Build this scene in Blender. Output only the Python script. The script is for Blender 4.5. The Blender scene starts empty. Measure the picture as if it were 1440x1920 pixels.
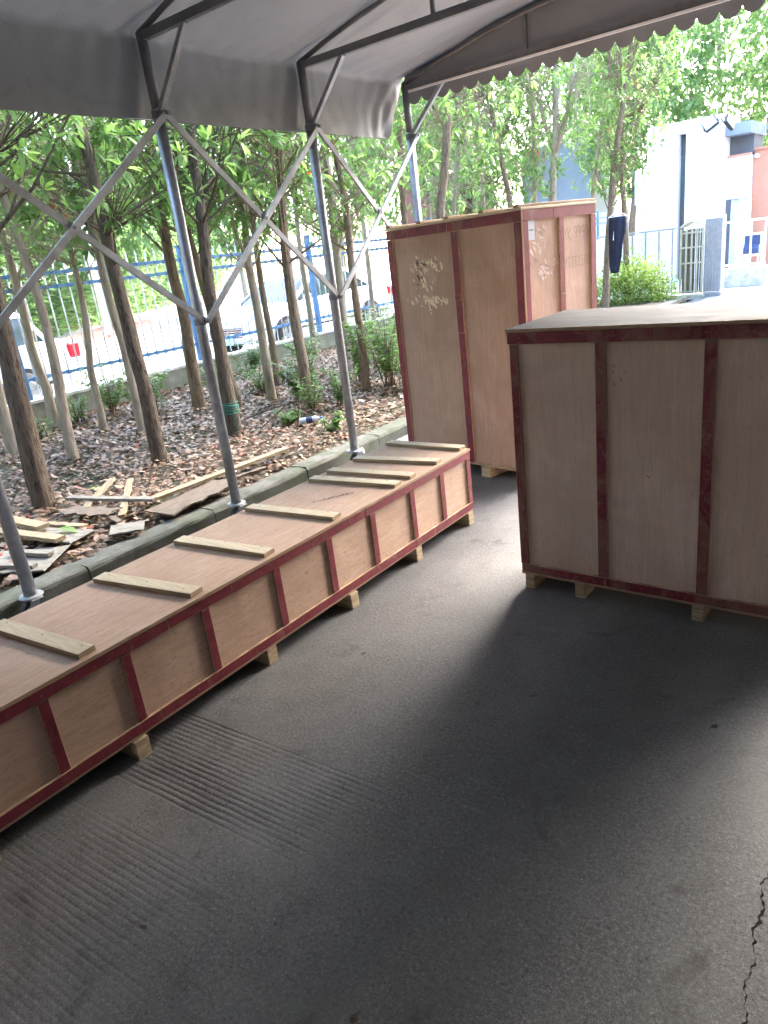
import bpy, math, random
import numpy as np
from mathutils import Vector, Matrix

random.seed(7)
rng = np.random.default_rng(7)
R = math.radians
sc = bpy.context.scene

# ------------------------------------------------------------------ camera
cam_d = bpy.data.cameras.new("camera")
cam = bpy.data.objects.new("camera", cam_d)
sc.collection.objects.link(cam)
cam_d.sensor_fit = 'VERTICAL'
cam_d.sensor_height = 36.0
cam_d.lens = 24.825
cam_d.clip_start = 0.05
cam_d.clip_end = 900.0
_yaw, _pit, _rol = -0.6778, 0.3473, -0.1253
_fw = Vector((math.sin(_yaw) * math.cos(_pit), math.cos(_yaw) * math.cos(_pit), -math.sin(_pit)))
_r0 = Vector((math.cos(_yaw), -math.sin(_yaw), 0.0))
_u0 = _r0.cross(_fw)
_rt = _r0 * math.cos(_rol) + _u0 * math.sin(_rol)
_up = _u0 * math.cos(_rol) - _r0 * math.sin(_rol)
cam.matrix_world = Matrix(((_rt.x, _up.x, -_fw.x, 0.0), (_rt.y, _up.y, -_fw.y, 0.0),
                           (_rt.z, _up.z, -_fw.z, 1.6), (0, 0, 0, 1)))
sc.camera = cam

# ------------------------------------------------------------------ world, sun, exposure
SUN_EL, SUN_AZ = 38.0, 3.0          # azimuth from +Y towards +X
world = bpy.data.worlds.new("World")
sc.world = world
world.use_nodes = True
wn = world.node_tree
wn.nodes.clear()
sky = wn.nodes.new("ShaderNodeTexSky")
sky.sky_type = 'NISHITA'
sky.sun_disc = False
sky.sun_elevation = R(SUN_EL)
sky.sun_rotation = R(SUN_AZ)
sky.air_density = 1.0
sky.dust_density = 3.0
sky.ozone_density = 1.0
bg = wn.nodes.new("ShaderNodeBackground")
bg.inputs[1].default_value = 0.15
wo = wn.nodes.new("ShaderNodeOutputWorld")
wn.links.new(sky.outputs[0], bg.inputs[0])
wn.links.new(bg.outputs[0], wo.inputs[0])

sun_d = bpy.data.lights.new("sun", 'SUN')
sun_d.energy = 0.5
sun_d.angle = R(26)
sun_d.color = (1.0, 0.985, 0.96)
sun = bpy.data.objects.new("sun", sun_d)
sc.collection.objects.link(sun)
_sd = Vector((math.sin(R(SUN_AZ)) * math.cos(R(SUN_EL)), math.cos(R(SUN_AZ)) * math.cos(R(SUN_EL)), math.sin(R(SUN_EL))))
sun.rotation_euler = _sd.to_track_quat('Z', 'Y').to_euler()
sun.location = (0, 0, 40)

sc.view_settings.view_transform = 'Standard'
sc.view_settings.look = 'None'
sc.view_settings.gamma = 1.0
sc.view_settings.use_curve_mapping = False
sc.view_settings.exposure = 4.1
sc.render.engine = 'CYCLES'
sc.cycles.use_denoising = True
sc.cycles.use_adaptive_sampling = True
sc.cycles.adaptive_threshold = 0.03
sc.cycles.max_bounces = 6
sc.cycles.diffuse_bounces = 4
sc.cycles.glossy_bounces = 3
sc.cycles.transmission_bounces = 4
sc.cycles.transparent_max_bounces = 8
sc.cycles.sample_clamp_indirect = 6.0
sc.cycles.caustics_reflective = False
sc.cycles.caustics_refractive = False

# ------------------------------------------------------------------ helpers
COL = sc.collection


def link(o, parent=None):
    COL.objects.link(o)
    if parent is not None:
        o.parent = parent
    return o


def tag(o, label=None, cat=None, group=None, kind=None):
    if label:
        o["label"] = label
    if cat:
        o["category"] = cat
    if group:
        o["group"] = group
    if kind:
        o["kind"] = kind
    return o


def empty(name, loc=(0, 0, 0), rz=0.0):
    o = bpy.data.objects.new(name, None)
    o.empty_display_size = 0.2
    o.location = loc
    o.rotation_euler = (0, 0, rz)
    return link(o)


def obj(name, me, parent=None, loc=None, rot=None):
    o = bpy.data.objects.new(name, me)
    if loc is not None:
        o.location = loc
    if rot is not None:
        o.rotation_euler = rot
    return link(o, parent)


class MB:
    """collects verts / faces / material indices"""
    def __init__(self):
        self.v, self.f, self.m = [], [], []

    def add(self, vs, fs, mi=0):
        b = len(self.v)
        self.v += [tuple(p) for p in vs]
        self.f += [tuple(i + b for i in f) for f in fs]
        self.m += ([mi] * len(fs)) if isinstance(mi, int) else list(mi)
        return self

    def box(self, x0, x1, y0, y1, z0, z1, ch=0.0, mi=0, face=None, M=None):
        """box with optional chamfer; face=(axis,sign) gets material 0, other sides material 1"""
        c = min(ch, (x1 - x0) * .3, (y1 - y0) * .3, (z1 - z0) * .3)
        def pick(n):
            if face is None:
                return mi
            ax, sg = face
            return 0 if n[ax] * sg > 0.5 else 1
        if c <= 0:
            vs = [(x0, y0, z0), (x1, y0, z0), (x1, y1, z0), (x0, y1, z0), (x0, y0, z1), (x1, y0, z1), (x1, y1, z1), (x0, y1, z1)]
            fs = [(0, 3, 2, 1), (4, 5, 6, 7), (0, 1, 5, 4), (1, 2, 6, 5), (2, 3, 7, 6), (3, 0, 4, 7)]
            ns = [(0, 0, -1), (0, 0, 1), (0, -1, 0), (1, 0, 0), (0, 1, 0), (-1, 0, 0)]
            ms = [pick(n) for n in ns]
        else:
            lo, hi = (x0, y0, z0), (x1, y1, z1)
            vs, idx = [], {}
            for sx in (0, 1):
                for sy in (0, 1):
                    for sz in (0, 1):
                        s = (sx, sy, sz)
                        for ax in range(3):
                            p = [(hi if s[k] else lo)[k] for k in range(3)]
                            for k in range(3):
                                if k != ax:
                                    p[k] += -c if s[k] else c
                            idx[(s, ax)] = len(vs)
                            vs.append(tuple(p))
            fs, ms = [], []
            for ax in range(3):
                a, b = [k for k in range(3) if k != ax]
                for sg in (0, 1):
                    q = []
                    for (u, w) in ((0, 0), (1, 0), (1, 1), (0, 1)):
                        s = [0, 0, 0]
                        s[ax], s[a], s[b] = sg, u, w
                        q.append(idx[(tuple(s), ax)])
                    flip = (sg == 0) ^ (ax == 1)
                    fs.append(tuple(q[::-1]) if flip else tuple(q))
                    n = [0, 0, 0]
                    n[ax] = 1 if sg else -1
                    ms.append(pick(n))
            for ax in range(3):
                a, b = [k for k in range(3) if k != ax]
                for u in (0, 1):
                    for w in (0, 1):
                        s0, s1 = [0, 0, 0], [0, 0, 0]
                        s0[a] = s1[a] = u
                        s0[b] = s1[b] = w
                        s0[ax], s1[ax] = 0, 1
                        s0, s1 = tuple(s0), tuple(s1)
                        fs.append((idx[(s0, a)], idx[(s1, a)], idx[(s1, b)], idx[(s0, b)]))
                        ms.append(mi if face is None else 1)
            for s in [(i, j, k) for i in (0, 1) for j in (0, 1) for k in (0, 1)]:
                fs.append((idx[(s, 0)], idx[(s, 1)], idx[(s, 2)]))
                ms.append(mi if face is None else 1)
        if M is not None:
            vs = [tuple(M @ Vector(p)) for p in vs]
        return self.add(vs, fs, ms)

    def tube(self, pts, rad, n=8, cap=True, mi=0, jit=0.0):
        pts = [Vector(p) for p in pts]
        if not hasattr(rad, '__len__'):
            rad = [rad] * len(pts)
        b = len(self.v)
        prev = None
        for i, p in enumerate(pts):
            t = (pts[min(i + 1, len(pts) - 1)] - pts[max(i - 1, 0)])
            t = t.normalized() if t.length > 1e-9 else Vector((0, 0, 1))
            if prev is None:
                a = t.cross(Vector((1, 0, 0)) if abs(t.x) < .8 else Vector((0, 1, 0))).normalized()
            else:
                a = (prev - t * prev.dot(t)).normalized()
            prev = a
            c = t.cross(a)
            for k in range(n):
                an = 2 * math.pi * k / n
                r = rad[i] * (1 + jit * random.uniform(-1, 1))
                self.v.append(tuple(p + a * (math.cos(an) * r) + c * (math.sin(an) * r)))
        for i in range(len(pts) - 1):
            for k in range(n):
                k2 = (k + 1) % n
                self.f.append((b + i * n + k, b + i * n + k2, b + (i + 1) * n + k2, b + (i + 1) * n + k))
                self.m.append(mi)
        if cap:
            self.f.append(tuple(b + k for k in range(n))[::-1])
            self.f.append(tuple(b + (len(pts) - 1) * n + k for k in range(n)))
            self.m += [mi, mi]
        return self

    def bar(self, p0, p1, w, h, mi=0, up=(0, 0, 1)):
        """rectangular bar between two points, w across, h along up"""
        p0, p1 = Vector(p0), Vector(p1)
        t = (p1 - p0).normalized()
        u = Vector(up)
        s = t.cross(u)
        if s.length < 1e-4:
            s = t.cross(Vector((1, 0, 0)))
        s.normalize()
        u = s.cross(t)
        vs = []
        for p in (p0, p1):
            for (a, b_) in ((-1, -1), (1, -1), (1, 1), (-1, 1)):
                vs.append(p + s * (a * w / 2) + u * (b_ * h / 2))
        return self.add(vs, [(0, 1, 2, 3), (7, 6, 5, 4), (0, 4, 5, 1), (1, 5, 6, 2), (2, 6, 7, 3), (3, 7, 4, 0)], mi)

    def lathe(self, prof, n=16, M=None, mi=0):
        """profile [(r,z)...] turned about z"""
        vs, fs = [], []
        for (r, z) in prof:
            for k in range(n):
                a = 2 * math.pi * k / n
                vs.append((r * math.cos(a), r * math.sin(a), z))
        for i in range(len(prof) - 1):
            for k in range(n):
                k2 = (k + 1) % n
                fs.append((i * n + k, i * n + k2, (i + 1) * n + k2, (i + 1) * n + k))
        if M is not None:
            vs = [tuple(M @ Vector(p)) for p in vs]
        return self.add(vs, fs, mi)

    def prism(self, poly, z0, z1, mi=0, M=None):
        n = len(poly)
        vs = [(x, y, z0) for x, y in poly] + [(x, y, z1) for x, y in poly]
        fs = [tuple(range(n))[::-1], tuple(range(n, 2 * n))] + [(i, (i + 1) % n, n + (i + 1) % n, n + i) for i in range(n)]
        if M is not None:
            vs = [tuple(M @ Vector(p)) for p in vs]
        return self.add(vs, fs, mi)

    def mesh(self, name, mats, smooth=False):
        me = bpy.data.meshes.new(name)
        me.from_pydata(self.v, [], self.f)
        for m in (mats if isinstance(mats, (list, tuple)) else [mats]):
            me.materials.append(m)
        me.polygons.foreach_set("material_index", self.m)
        if smooth:
            me.polygons.foreach_set("use_smooth", [True] * len(self.f))
        me.update()
        return me

    def build(self, name, mats, parent=None, loc=None, rot=None, smooth=False):
        return obj(name, self.mesh(name, mats, smooth), parent, loc, rot)


def grid_mesh(name, xs, ys, zf, mat, smooth=True):
    X, Y = np.meshgrid(np.asarray(xs, float), np.asarray(ys, float))
    Z = zf(X, Y)
    v = np.stack([X, Y, Z], -1).reshape(-1, 3)
    nx, ny = len(xs), len(ys)
    i = np.arange((ny - 1) * (nx - 1))
    a = (i // (nx - 1)) * nx + i % (nx - 1)
    f = np.stack([a, a + 1, a + 1 + nx, a + nx], -1)
    return np_mesh(name, v, f, mat, smooth)


def np_mesh(name, v, f, mat, smooth=False):
    me = bpy.data.meshes.new(name)
    me.vertices.add(len(v))
    me.vertices.foreach_set("co", np.ascontiguousarray(v, np.float32).ravel())
    k = f.shape[1]
    me.loops.add(f.size)
    me.loops.foreach_set("vertex_index", np.ascontiguousarray(f, np.int32).ravel())
    me.polygons.add(len(f))
    me.polygons.foreach_set("loop_start", np.arange(0, f.size, k, dtype=np.int32))
    me.polygons.foreach_set("loop_total", np.full(len(f), k, np.int32))
    me.materials.append(mat)
    if smooth:
        me.polygons.foreach_set("use_smooth", np.ones(len(f), bool))
    me.update(calc_edges=True)
    return me


def vnoise(x, y, seed=0):
    """cheap smooth noise from sines"""
    r = np.random.default_rng(seed)
    s = 0
    for k in range(6):
        a, b, p = r.uniform(-1, 1), r.uniform(-1, 1), r.uniform(0, 6.28)
        n = math.hypot(a, b) + 1e-6
        w = 1.6 ** k
        s = s + np.sin((x * a / n + y * b / n) * w + p) / (1.3 ** k)
    return s / 3.0


# ------------------------------------------------------------------ materials
class NT:
    def __init__(self, name):
        self.m = bpy.data.materials.new(name)
        self.m.use_nodes = True
        self.t = self.m.node_tree
        self.t.nodes.clear()
        self.out = self.t.nodes.new("ShaderNodeOutputMaterial")
        self.p = self.t.nodes.new("ShaderNodeBsdfPrincipled")
        self.t.links.new(self.p.outputs[0], self.out.inputs[0])
        self._tc = None

    def n(self, typ, **kw):
        nd = self.t.nodes.new(typ)
        for k, v in kw.items():
            setattr(nd, k, v)
        return nd

    def l(self, a, b):
        self.t.links.new(a, b)

    def setin(self, nd, key, v):
        if hasattr(v, 'is_output') or isinstance(v, bpy.types.NodeSocket):
            self.l(v, nd.inputs[key])
        else:
            if isinstance(v, tuple) and len(v) == 3 and nd.inputs[key].type == 'RGBA':
                v = v + (1.0,)
            nd.inputs[key].default_value = v

    def co(self, scale=(1, 1, 1), rot=(0, 0, 0), src="Object", rnd=False):
        if self._tc is None:
            self._tc = self.n("ShaderNodeTexCoord")
        s = self._tc.outputs[src]
        if src == "World":
            pass
        if rnd:
            oi = self.n("ShaderNodeObjectInfo")
            ml = self.n("ShaderNodeMath", operation='MULTIPLY')
            self.l(oi.outputs["Random"], ml.inputs[0])
            ml.inputs[1].default_value = 37.0
            ad = self.n("ShaderNodeVectorMath", operation='ADD')
            self.l(s, ad.inputs[0])
            self.l(ml.outputs[0], ad.inputs[1])
            s = ad.outputs[0]
        mp = self.n("ShaderNodeMapping")
        mp.inputs["Scale"].default_value = scale
        mp.inputs["Rotation"].default_value = rot
        self.l(s, mp.inputs["Vector"])
        return mp.outputs[0]

    def geo(self, scale=(1, 1, 1)):
        g = self.n("ShaderNodeNewGeometry")
        mp = self.n("ShaderNodeMapping")
        mp.inputs["Scale"].default_value = scale
        self.l(g.outputs["Position"], mp.inputs["Vector"])
        return mp.outputs[0]

    def noise(self, vec, scale=5.0, detail=4.0, rough=0.55, dist=0.0):
        nd = self.n("ShaderNodeTexNoise")
        self.l(vec, nd.inputs["Vector"])
        nd.inputs["Scale"].default_value = scale
        nd.inputs["Detail"].default_value = detail
        nd.inputs["Roughness"].default_value = rough
        nd.inputs["Distortion"].default_value = dist
        return nd.outputs["Fac"]

    def voro(self, vec, scale=5.0, feature='F1', out="Distance"):
        nd = self.n("ShaderNodeTexVoronoi", feature=feature)
        self.l(vec, nd.inputs["Vector"])
        nd.inputs["Scale"].default_value = scale
        return nd.outputs[out]

    def ramp(self, fac, stops):
        nd = self.n("ShaderNodeValToRGB")
        cr = nd.color_ramp
        while len(cr.elements) > 1:
            cr.elements.remove(cr.elements[-1])
        for i, (p, c) in enumerate(stops):
            if not isinstance(c, tuple):
                c = (c, c, c)
            e = cr.elements[0] if i == 0 else cr.elements.new(p)
            e.position = p
            e.color = c + (1.0,)
        self.l(fac, nd.inputs[0])
        return nd.outputs[0]

    def mix(self, fac, a, b, mode='MIX'):
        nd = self.n("ShaderNodeMix", data_type='RGBA', blend_type=mode)
        for key, v in ((0, fac), (6, a), (7, b)):
            if isinstance(v, bpy.types.NodeSocket):
                self.l(v, nd.inputs[key])
            else:
                if isinstance(v, tuple):
                    v = v + (1.0,) if len(v) == 3 else v
                nd.inputs[key].default_value = v
        return nd.outputs[2]

    def bump(self, h, strength=0.3, dist=0.01, normal=None):
        nd = self.n("ShaderNodeBump")
        nd.inputs["Strength"].default_value = strength
        nd.inputs["Distance"].default_value = dist
        self.l(h, nd.inputs["Height"])
        if normal is not None:
            self.l(normal, nd.inputs["Normal"])
        self.l(nd.outputs[0], self.p.inputs["Normal"])
        return nd.outputs[0]

    def set(self, color=None, rough=None, metal=None, spec=None, normal=None, **kw):
        if color is not None:
            self.setin(self.p, "Base Color", color)
        if rough is not None:
            self.setin(self.p, "Roughness", rough)
        if metal is not None:
            self.setin(self.p, "Metallic", metal)
        if spec is not None:
            self.setin(self.p, "Specular IOR Level", spec)
        for k, v in kw.items():
            self.setin(self.p, k, v)
        return self.m


MAT = {}


def plywood(name, base, dark, grain_scale, rough=0.6):
    k = NT(name)
    v = k.co(grain_scale, rnd=True)
    a = k.noise(v, 6.0, 6.0, 0.7, 0.5)
    fig = k.noise(k.co(tuple(x * 0.35 for x in grain_scale), rnd=True), 5.0, 3.0, 0.5, 2.5)
    b = k.noise(k.co((1, 1, 1), rnd=True), 2.6, 5.0, 0.6, 0.8)
    fl = k.noise(k.co(tuple(x * 3.0 for x in grain_scale), rnd=True), 9.0, 2.0, 0.5)
    spot = k.noise(k.co((1, 1, 1), rnd=True), 24.0, 2.0, 0.5)
    c = k.ramp(a, [(0.30, dark), (0.52, base), (0.72, tuple(min(1, x * 1.10) for x in base))])
    c = k.mix(k.ramp(fig, [(0.45, 0.0), (0.62, 0.45)]), c, tuple(x * y for x, y in zip(base, (0.86, 0.76, 0.68))))
    c = k.mix(k.ramp(b, [(0.40, 0.0), (0.66, 0.55)]), c, tuple(x * y for x, y in zip(base, (0.74, 0.69, 0.66))))
    c = k.mix(k.ramp(b, [(0.30, 0.35), (0.44, 0.0)]), c, tuple(min(1, x * 1.18) for x in base))
    c = k.mix(k.ramp(fl, [(0.60, 0.0), (0.70, 0.6)]), c, tuple(x * 0.55 for x in dark))
    c = k.mix(k.ramp(spot, [(0.73, 0.0), (0.79, 0.55)]), c, tuple(x * 0.45 for x in dark))
    oi = k.n("ShaderNodeObjectInfo")
    c = k.mix(1.0, c, k.ramp(oi.outputs["Random"], [(0.0, (0.90, 0.88, 0.86)), (1.0, (1.05, 1.05, 1.05))]), 'MULTIPLY')
    k.bump(a, 0.15, 0.004)
    return k.set(c, k.ramp(b, [(0.35, rough - .1), (0.7, rough + .1)]), spec=0.3)


PLY, PLYD = (0.67, 0.485, 0.38), (0.54, 0.365, 0.272)
MAT['ply_y'] = plywood("plywood_grain_y", PLY, PLYD, (14, 1.2, 8))        # grain along y
MAT['ply_z'] = plywood("plywood_grain_z", PLY, PLYD, (14, 14, 0.8))       # grain along z
MAT['ply_tall'] = plywood("plywood_darkened", (0.54, 0.375, 0.29), (0.43, 0.28, 0.205), (14, 14, 0.8))  # shade put into the colour: darker plywood copy, offsets strong light on this crate
MAT['ply_dull'] = plywood("plywood_dull", (0.75, 0.58, 0.485), (0.68, 0.515, 0.42), (14, 14, 0.8))


def red_film(name="red_film_faced_strip", worn=0.66):
    k = NT(name)
    v = k.co((1, 1, 1), rnd=True)
    a = k.noise(v, 11.0, 6.0, 0.65, 0.8)
    sw = k.noise(v, 13.0, 4.0, 0.6, 3.0)
    pt = k.noise(k.co((1, 1, 0.5), rnd=True), 6.0, 5.0, 0.6, 1.2)
    c = k.ramp(a, [(0.28, (0.11, 0.014, 0.022)), (0.48, (0.20, 0.026, 0.040)), (0.62, (0.225, 0.036, 0.05)), (0.78, (0.27, 0.07, 0.078))])
    c = k.mix(k.ramp(pt, [(worn - .07, 0.0), (worn + .02, 0.7)]), c, (0.24, 0.125, 0.095))
    c = k.mix(k.ramp(sw, [(worn + .03, 0.0), (worn + .09, 0.4)]), c, (0.38, 0.2, 0.17))
    c = k.mix(k.ramp(k.noise(v, 70.0, 3.0, 0.6), [(0.62, 0.0), (0.74, 0.5)]), c, (0.34, 0.18, 0.16))
    k.bump(k.mix(0.5, a, sw), 0.25, 0.003)
    return k.set(c, k.ramp(a, [(0.3, 0.38), (0.7, 0.6)]), spec=0.42)


MAT['red'] = red_film()
MAT['redw'] = red_film('red_film_worn_strip', 0.535)


def pale_edge():
    k = NT("plywood_cut_edge")
    w = k.noise(k.co((3, 3, 90)), 4.0, 2.0, 0.5)
    return k.set(k.ramp(w, [(0.35, (0.33, 0.22, 0.15)), (0.65, (0.55, 0.42, 0.29))]), 0.8, spec=0.2)


MAT['edge'] = pale_edge()


def pine(name, gs, base=(0.70, 0.61, 0.46), dark=(0.55, 0.45, 0.31), layers=None):
    k = NT(name)
    v = k.co(gs, rnd=True)
    a = k.noise(v, 5.0, 5.0, 0.6, 0.5)
    c = k.ramp(a, [(0.3, dark), (0.55, base), (0.8, tuple(x * 1.1 for x in base))])
    if layers:
        ly = k.noise(k.co(layers), 4.0, 1.0, 0.4)
        c = k.mix(k.ramp(ly, [(0.46, 0.0), (0.52, 0.5)]), c, tuple(x * 0.6 for x in dark))
    kn = k.noise(k.co((1, 1, 1), rnd=True), 7.0, 3.0, 0.6)
    c = k.mix(k.ramp(kn, [(0.6, 0.0), (0.75, 0.4)]), c, dark)
    k.bump(a, 0.15, 0.003)
    return k.set(c, 0.7, spec=0.25)


MAT['batten'] = pine("batten_wood", (2, 22, 22))
MAT['batten_edge'] = pine("batten_layered_edge", (3, 6, 160), (0.5, 0.40, 0.27), (0.34, 0.25, 0.16), (2, 2, 70))
MAT['skid'] = pine("skid_lumber", (1.5, 10, 26), (0.57, 0.46, 0.31), (0.40, 0.30, 0.19), (2, 3, 48))
MAT['scrap'] = pine("weathered_scrap_wood", (3, 14, 14), (0.31, 0.255, 0.17), (0.18, 0.14, 0.09))
MAT['scrapgrey'] = pine("grey_weathered_board", (3, 12, 12), (0.24, 0.225, 0.195), (0.12, 0.108, 0.092))
MAT['scrapdark'] = pine("brown_weathered_board", (2, 9, 9), (0.17, 0.135, 0.105), (0.09, 0.07, 0.052))


def film_lid():
    k = NT("film_faced_lid_board")
    v = k.co((1, 1, 1))
    a = k.noise(k.co((1.6, 5, 1), (0, 0, 0.5)), 2.4, 5.0, 0.6, 1.0)
    c = k.ramp(a, [(0.35, (0.035, 0.029, 0.03)), (0.55, (0.055, 0.048, 0.050)), (0.75, (0.12, 0.112, 0.116))])
    k.bump(k.noise(v, 60, 3, 0.5), 0.05, 0.002)
    return k.set(c, k.ramp(a, [(0.35, 0.42), (0.7, 0.62)]), spec=0.06)


MAT['film'] = film_lid()


def concrete_floor():
    k = NT("worn_concrete_floor")
    g = k.geo()
    big = k.noise(g, 0.9, 5.0, 0.6, 0.3)
    mid = k.noise(g, 9.0, 6.0, 0.7)
    fine = k.noise(g, 90.0, 5.0, 0.75)
    grit = k.noise(g, 230.0, 3.0, 0.7)
    pit = k.voro(g, 60.0)
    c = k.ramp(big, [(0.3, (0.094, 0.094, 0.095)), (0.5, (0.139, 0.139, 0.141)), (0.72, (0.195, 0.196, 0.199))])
    c = k.mix(k.ramp(mid, [(0.36, 0.55), (0.58, 0.0)]), c, (0.080, 0.081, 0.083))
    c = k.mix(k.ramp(grit, [(0.54, 0.0), (0.70, 0.75)]), c, (0.36, 0.365, 0.37))
    c = k.mix(k.ramp(fine, [(0.53, 0.0), (0.67, 0.65)]), c, (0.31, 0.308, 0.302))
    c = k.mix(k.ramp(fine, [(0.32, 0.9), (0.45, 0.0)]), c, (0.042, 0.041, 0.04))
    c = k.mix(k.ramp(pit, [(0.05, 0.8), (0.13, 0.0)]), c, (0.03, 0.03, 0.031))
    # oily stains, dusty patches, scuffs and old scratches
    st = k.noise(g, 2.6, 5.0, 0.7, 1.5)
    c = k.mix(k.ramp(st, [(0.58, 0.0), (0.70, 0.65)]), c, (0.055, 0.054, 0.053))
    du = k.noise(g, 1.7, 6.0, 0.72, 0.9)
    c = k.mix(k.ramp(du, [(0.52, 0.0), (0.75, 0.45)]), c, (0.22, 0.217, 0.212))
    for rz_, sx_ in ((0.5, 34.0), (-0.9, 42.0), (1.35, 30.0)):
        mpv = k.n("ShaderNodeMapping")
        mpv.inputs["Rotation"].default_value = (0, 0, rz_)
        mpv.inputs["Scale"].default_value = (0.8, sx_, 1)
        k.l(g, mpv.inputs["Vector"])
        scr = k.noise(mpv.outputs[0], 1.0, 3.0, 0.6, 0.3)
        c = k.mix(k.ramp(scr, [(0.70, 0.0), (0.76, 0.4)]), c, (0.31, 0.31, 0.305))
    # tyre bands rubbed along the tent
    tw_ = k.n("ShaderNodeTexWave", wave_type='BANDS', bands_direction='X')
    tw_.inputs["Scale"].default_value = 0.19
    tw_.inputs["Distortion"].default_value = 1.2
    tw_.inputs["Detail"].default_value = 3.0
    tw_.inputs["Detail Scale"].default_value = 1.3
    k.l(g, tw_.inputs["Vector"])
    tyre = k.mix(1.0, k.ramp(tw_.outputs["Fac"], [(0.80, 0.0), (0.95, 0.45)]), k.ramp(mid, [(0.35, 0.2), (0.6, 1.0)]), 'MULTIPLY')
    c = k.mix(tyre, c, (0.06, 0.06, 0.06))
    sc_ = k.noise(k.geo((1.0, 9.0, 1.0)), 2.2, 4.0, 0.6, 0.4)
    c = k.mix(k.ramp(sc_, [(0.66, 0.0), (0.78, 0.3)]), c, (0.26, 0.26, 0.26))
    h = k.mix(0.5, fine, grit)
    h = k.mix(0.35, h, k.ramp(pit, [(0.04, 0.0), (0.14, 1.0)]))
    k.bump(h, 0.48, 0.0045)
    return k.set(c, k.ramp(mid, [(0.3, 0.55), (0.7, 0.75)]), spec=0.42)


MAT['floor'] = concrete_floor()


def stone(name, base, moss=None, scale=8.0, rough=0.9, bump=0.4, var=1.0):
    k = NT(name)
    g = k.geo()
    a = k.noise(g, scale, 6.0, 0.65)
    b = k.noise(g, scale * 9, 4.0, 0.6)
    c = k.ramp(a, [(0.3, tuple(x * (1 - 0.45 * var) for x in base)), (0.55, base), (0.8, tuple(min(1, x * (1 + 0.25 * var)) for x in base))])
    c = k.mix(k.ramp(b, [(0.3, 0.5 * var), (0.5, 0.0)]), c, tuple(x * 0.5 for x in base))
    if moss:
        ms = k.noise(g, 2.6, 5.0, 0.65)
        c = k.mix(k.ramp(ms, [(0.4, 0.0), (0.62, 0.75)]), c, moss)
    k.bump(k.mix(0.5, a, b), bump, 0.01)
    return k.set(c, rough, spec=0.25)


MAT['kerb'] = stone("mossy_kerb_concrete", (0.15, 0.148, 0.135), (0.075, 0.092, 0.055))
MAT['wallc'] = stone("stained_wall_concrete", (0.30, 0.29, 0.24), (0.20, 0.21, 0.14), 4.0)
MAT['coping'] = stone("pale_coping", (0.62, 0.61, 0.60), None, 6.0, 0.8, 0.15)
MAT['soil'] = stone("dark_soil", (0.085, 0.064, 0.048), (0.05, 0.06, 0.03), 9.0)
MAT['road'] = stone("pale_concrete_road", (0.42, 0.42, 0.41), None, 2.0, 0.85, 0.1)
MAT['pave'] = stone("red_pavement", (0.38, 0.20, 0.16), None, 3.0, 0.85, 0.1)
MAT['ground'] = stone("grassy_ground", (0.12, 0.14, 0.06), (0.06, 0.09, 0.03), 1.0)
MAT['white_render'] = stone("white_render", (0.80, 0.80, 0.80), None, 1.5, 0.85, 0.05, 0.2)
MAT['grey_render'] = stone("blue_grey_render", (0.27, 0.31, 0.36), None, 1.2, 0.85, 0.08, 0.2)
MAT['maroon_render'] = stone("maroon_render", (0.23, 0.10, 0.08), None, 1.2, 0.85, 0.08, 0.2)
MAT['orange_render'] = stone("salmon_render", (0.60, 0.28, 0.19), None, 1.6, 0.85, 0.08, 0.2)
MAT['occluder'] = stone("occluder_wall_render", (0.13, 0.13, 0.13), None, 1.2, 0.9, 0.08, 0.2)
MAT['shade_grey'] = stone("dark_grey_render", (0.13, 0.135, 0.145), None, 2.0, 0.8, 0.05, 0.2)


def simple(name, color, rough=0.5, metal=0.0, spec=0.5, var=0.15, scale=12.0, **kw):
    k = NT(name)
    a = k.noise(k.co((1, 1, 1), rnd=True), scale, 4.0, 0.6)
    c = k.ramp(a, [(0.3, tuple(x * (1 - var) for x in color)), (0.7, tuple(min(1, x * (1 + var)) for x in color))])
    return k.set(c, rough, metal, spec, **kw)


def galv(name, base, rough=0.42, metal=0.75, grime=0.5):
    k = NT(name)
    v = k.co((1, 1, 1), rnd=True)
    a = k.noise(v, 30.0, 5.0, 0.6)
    b = k.noise(v, 3.0, 5.0, 0.65)
    c = k.ramp(a, [(0.3, tuple(x * 0.75 for x in base)), (0.7, base)])
    c = k.mix(k.ramp(b, [(0.45, 0.0), (0.75, grime)]), c, (0.10, 0.085, 0.07))
    k.bump(a, 0.08, 0.002)
    return k.set(c, k.ramp(b, [(0.4, rough), (0.75, rough + 0.25)]), metal, 0.5)


MAT['steel'] = galv("galvanised_pole", (0.42, 0.43, 0.455))
MAT['steelbar'] = galv("grey_brace_bar", (0.36, 0.37, 0.385), 0.55, 0.4)
MAT['steeldark'] = galv("dark_truss_steel", (0.21, 0.215, 0.225), 0.55, 0.4)
MAT['rubber'] = simple("black_rubber", (0.02, 0.02, 0.02), 0.7)
MAT['blue'] = simple("blue_fence_paint", (0.07, 0.19, 0.38), 0.45)
MAT['picket'] = simple("pale_picket_paint", (0.62, 0.63, 0.65), 0.5)
MAT['whitepaint'] = simple("white_paint", (0.80, 0.80, 0.80), 0.45)
MAT['beigemetal'] = simple("beige_gate_metal", (0.45, 0.43, 0.34), 0.45, 0.3)
MAT['taupe'] = simple('taupe_gate_slat', (0.13, 0.12, 0.095), 0.5, 0.2)
MAT['dirt'] = simple('dark_joint_dirt', (0.022, 0.02, 0.018), 0.95)
MAT['greymetal'] = simple("grey_sheet_metal", (0.32, 0.34, 0.37), 0.4, 0.4)
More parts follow.
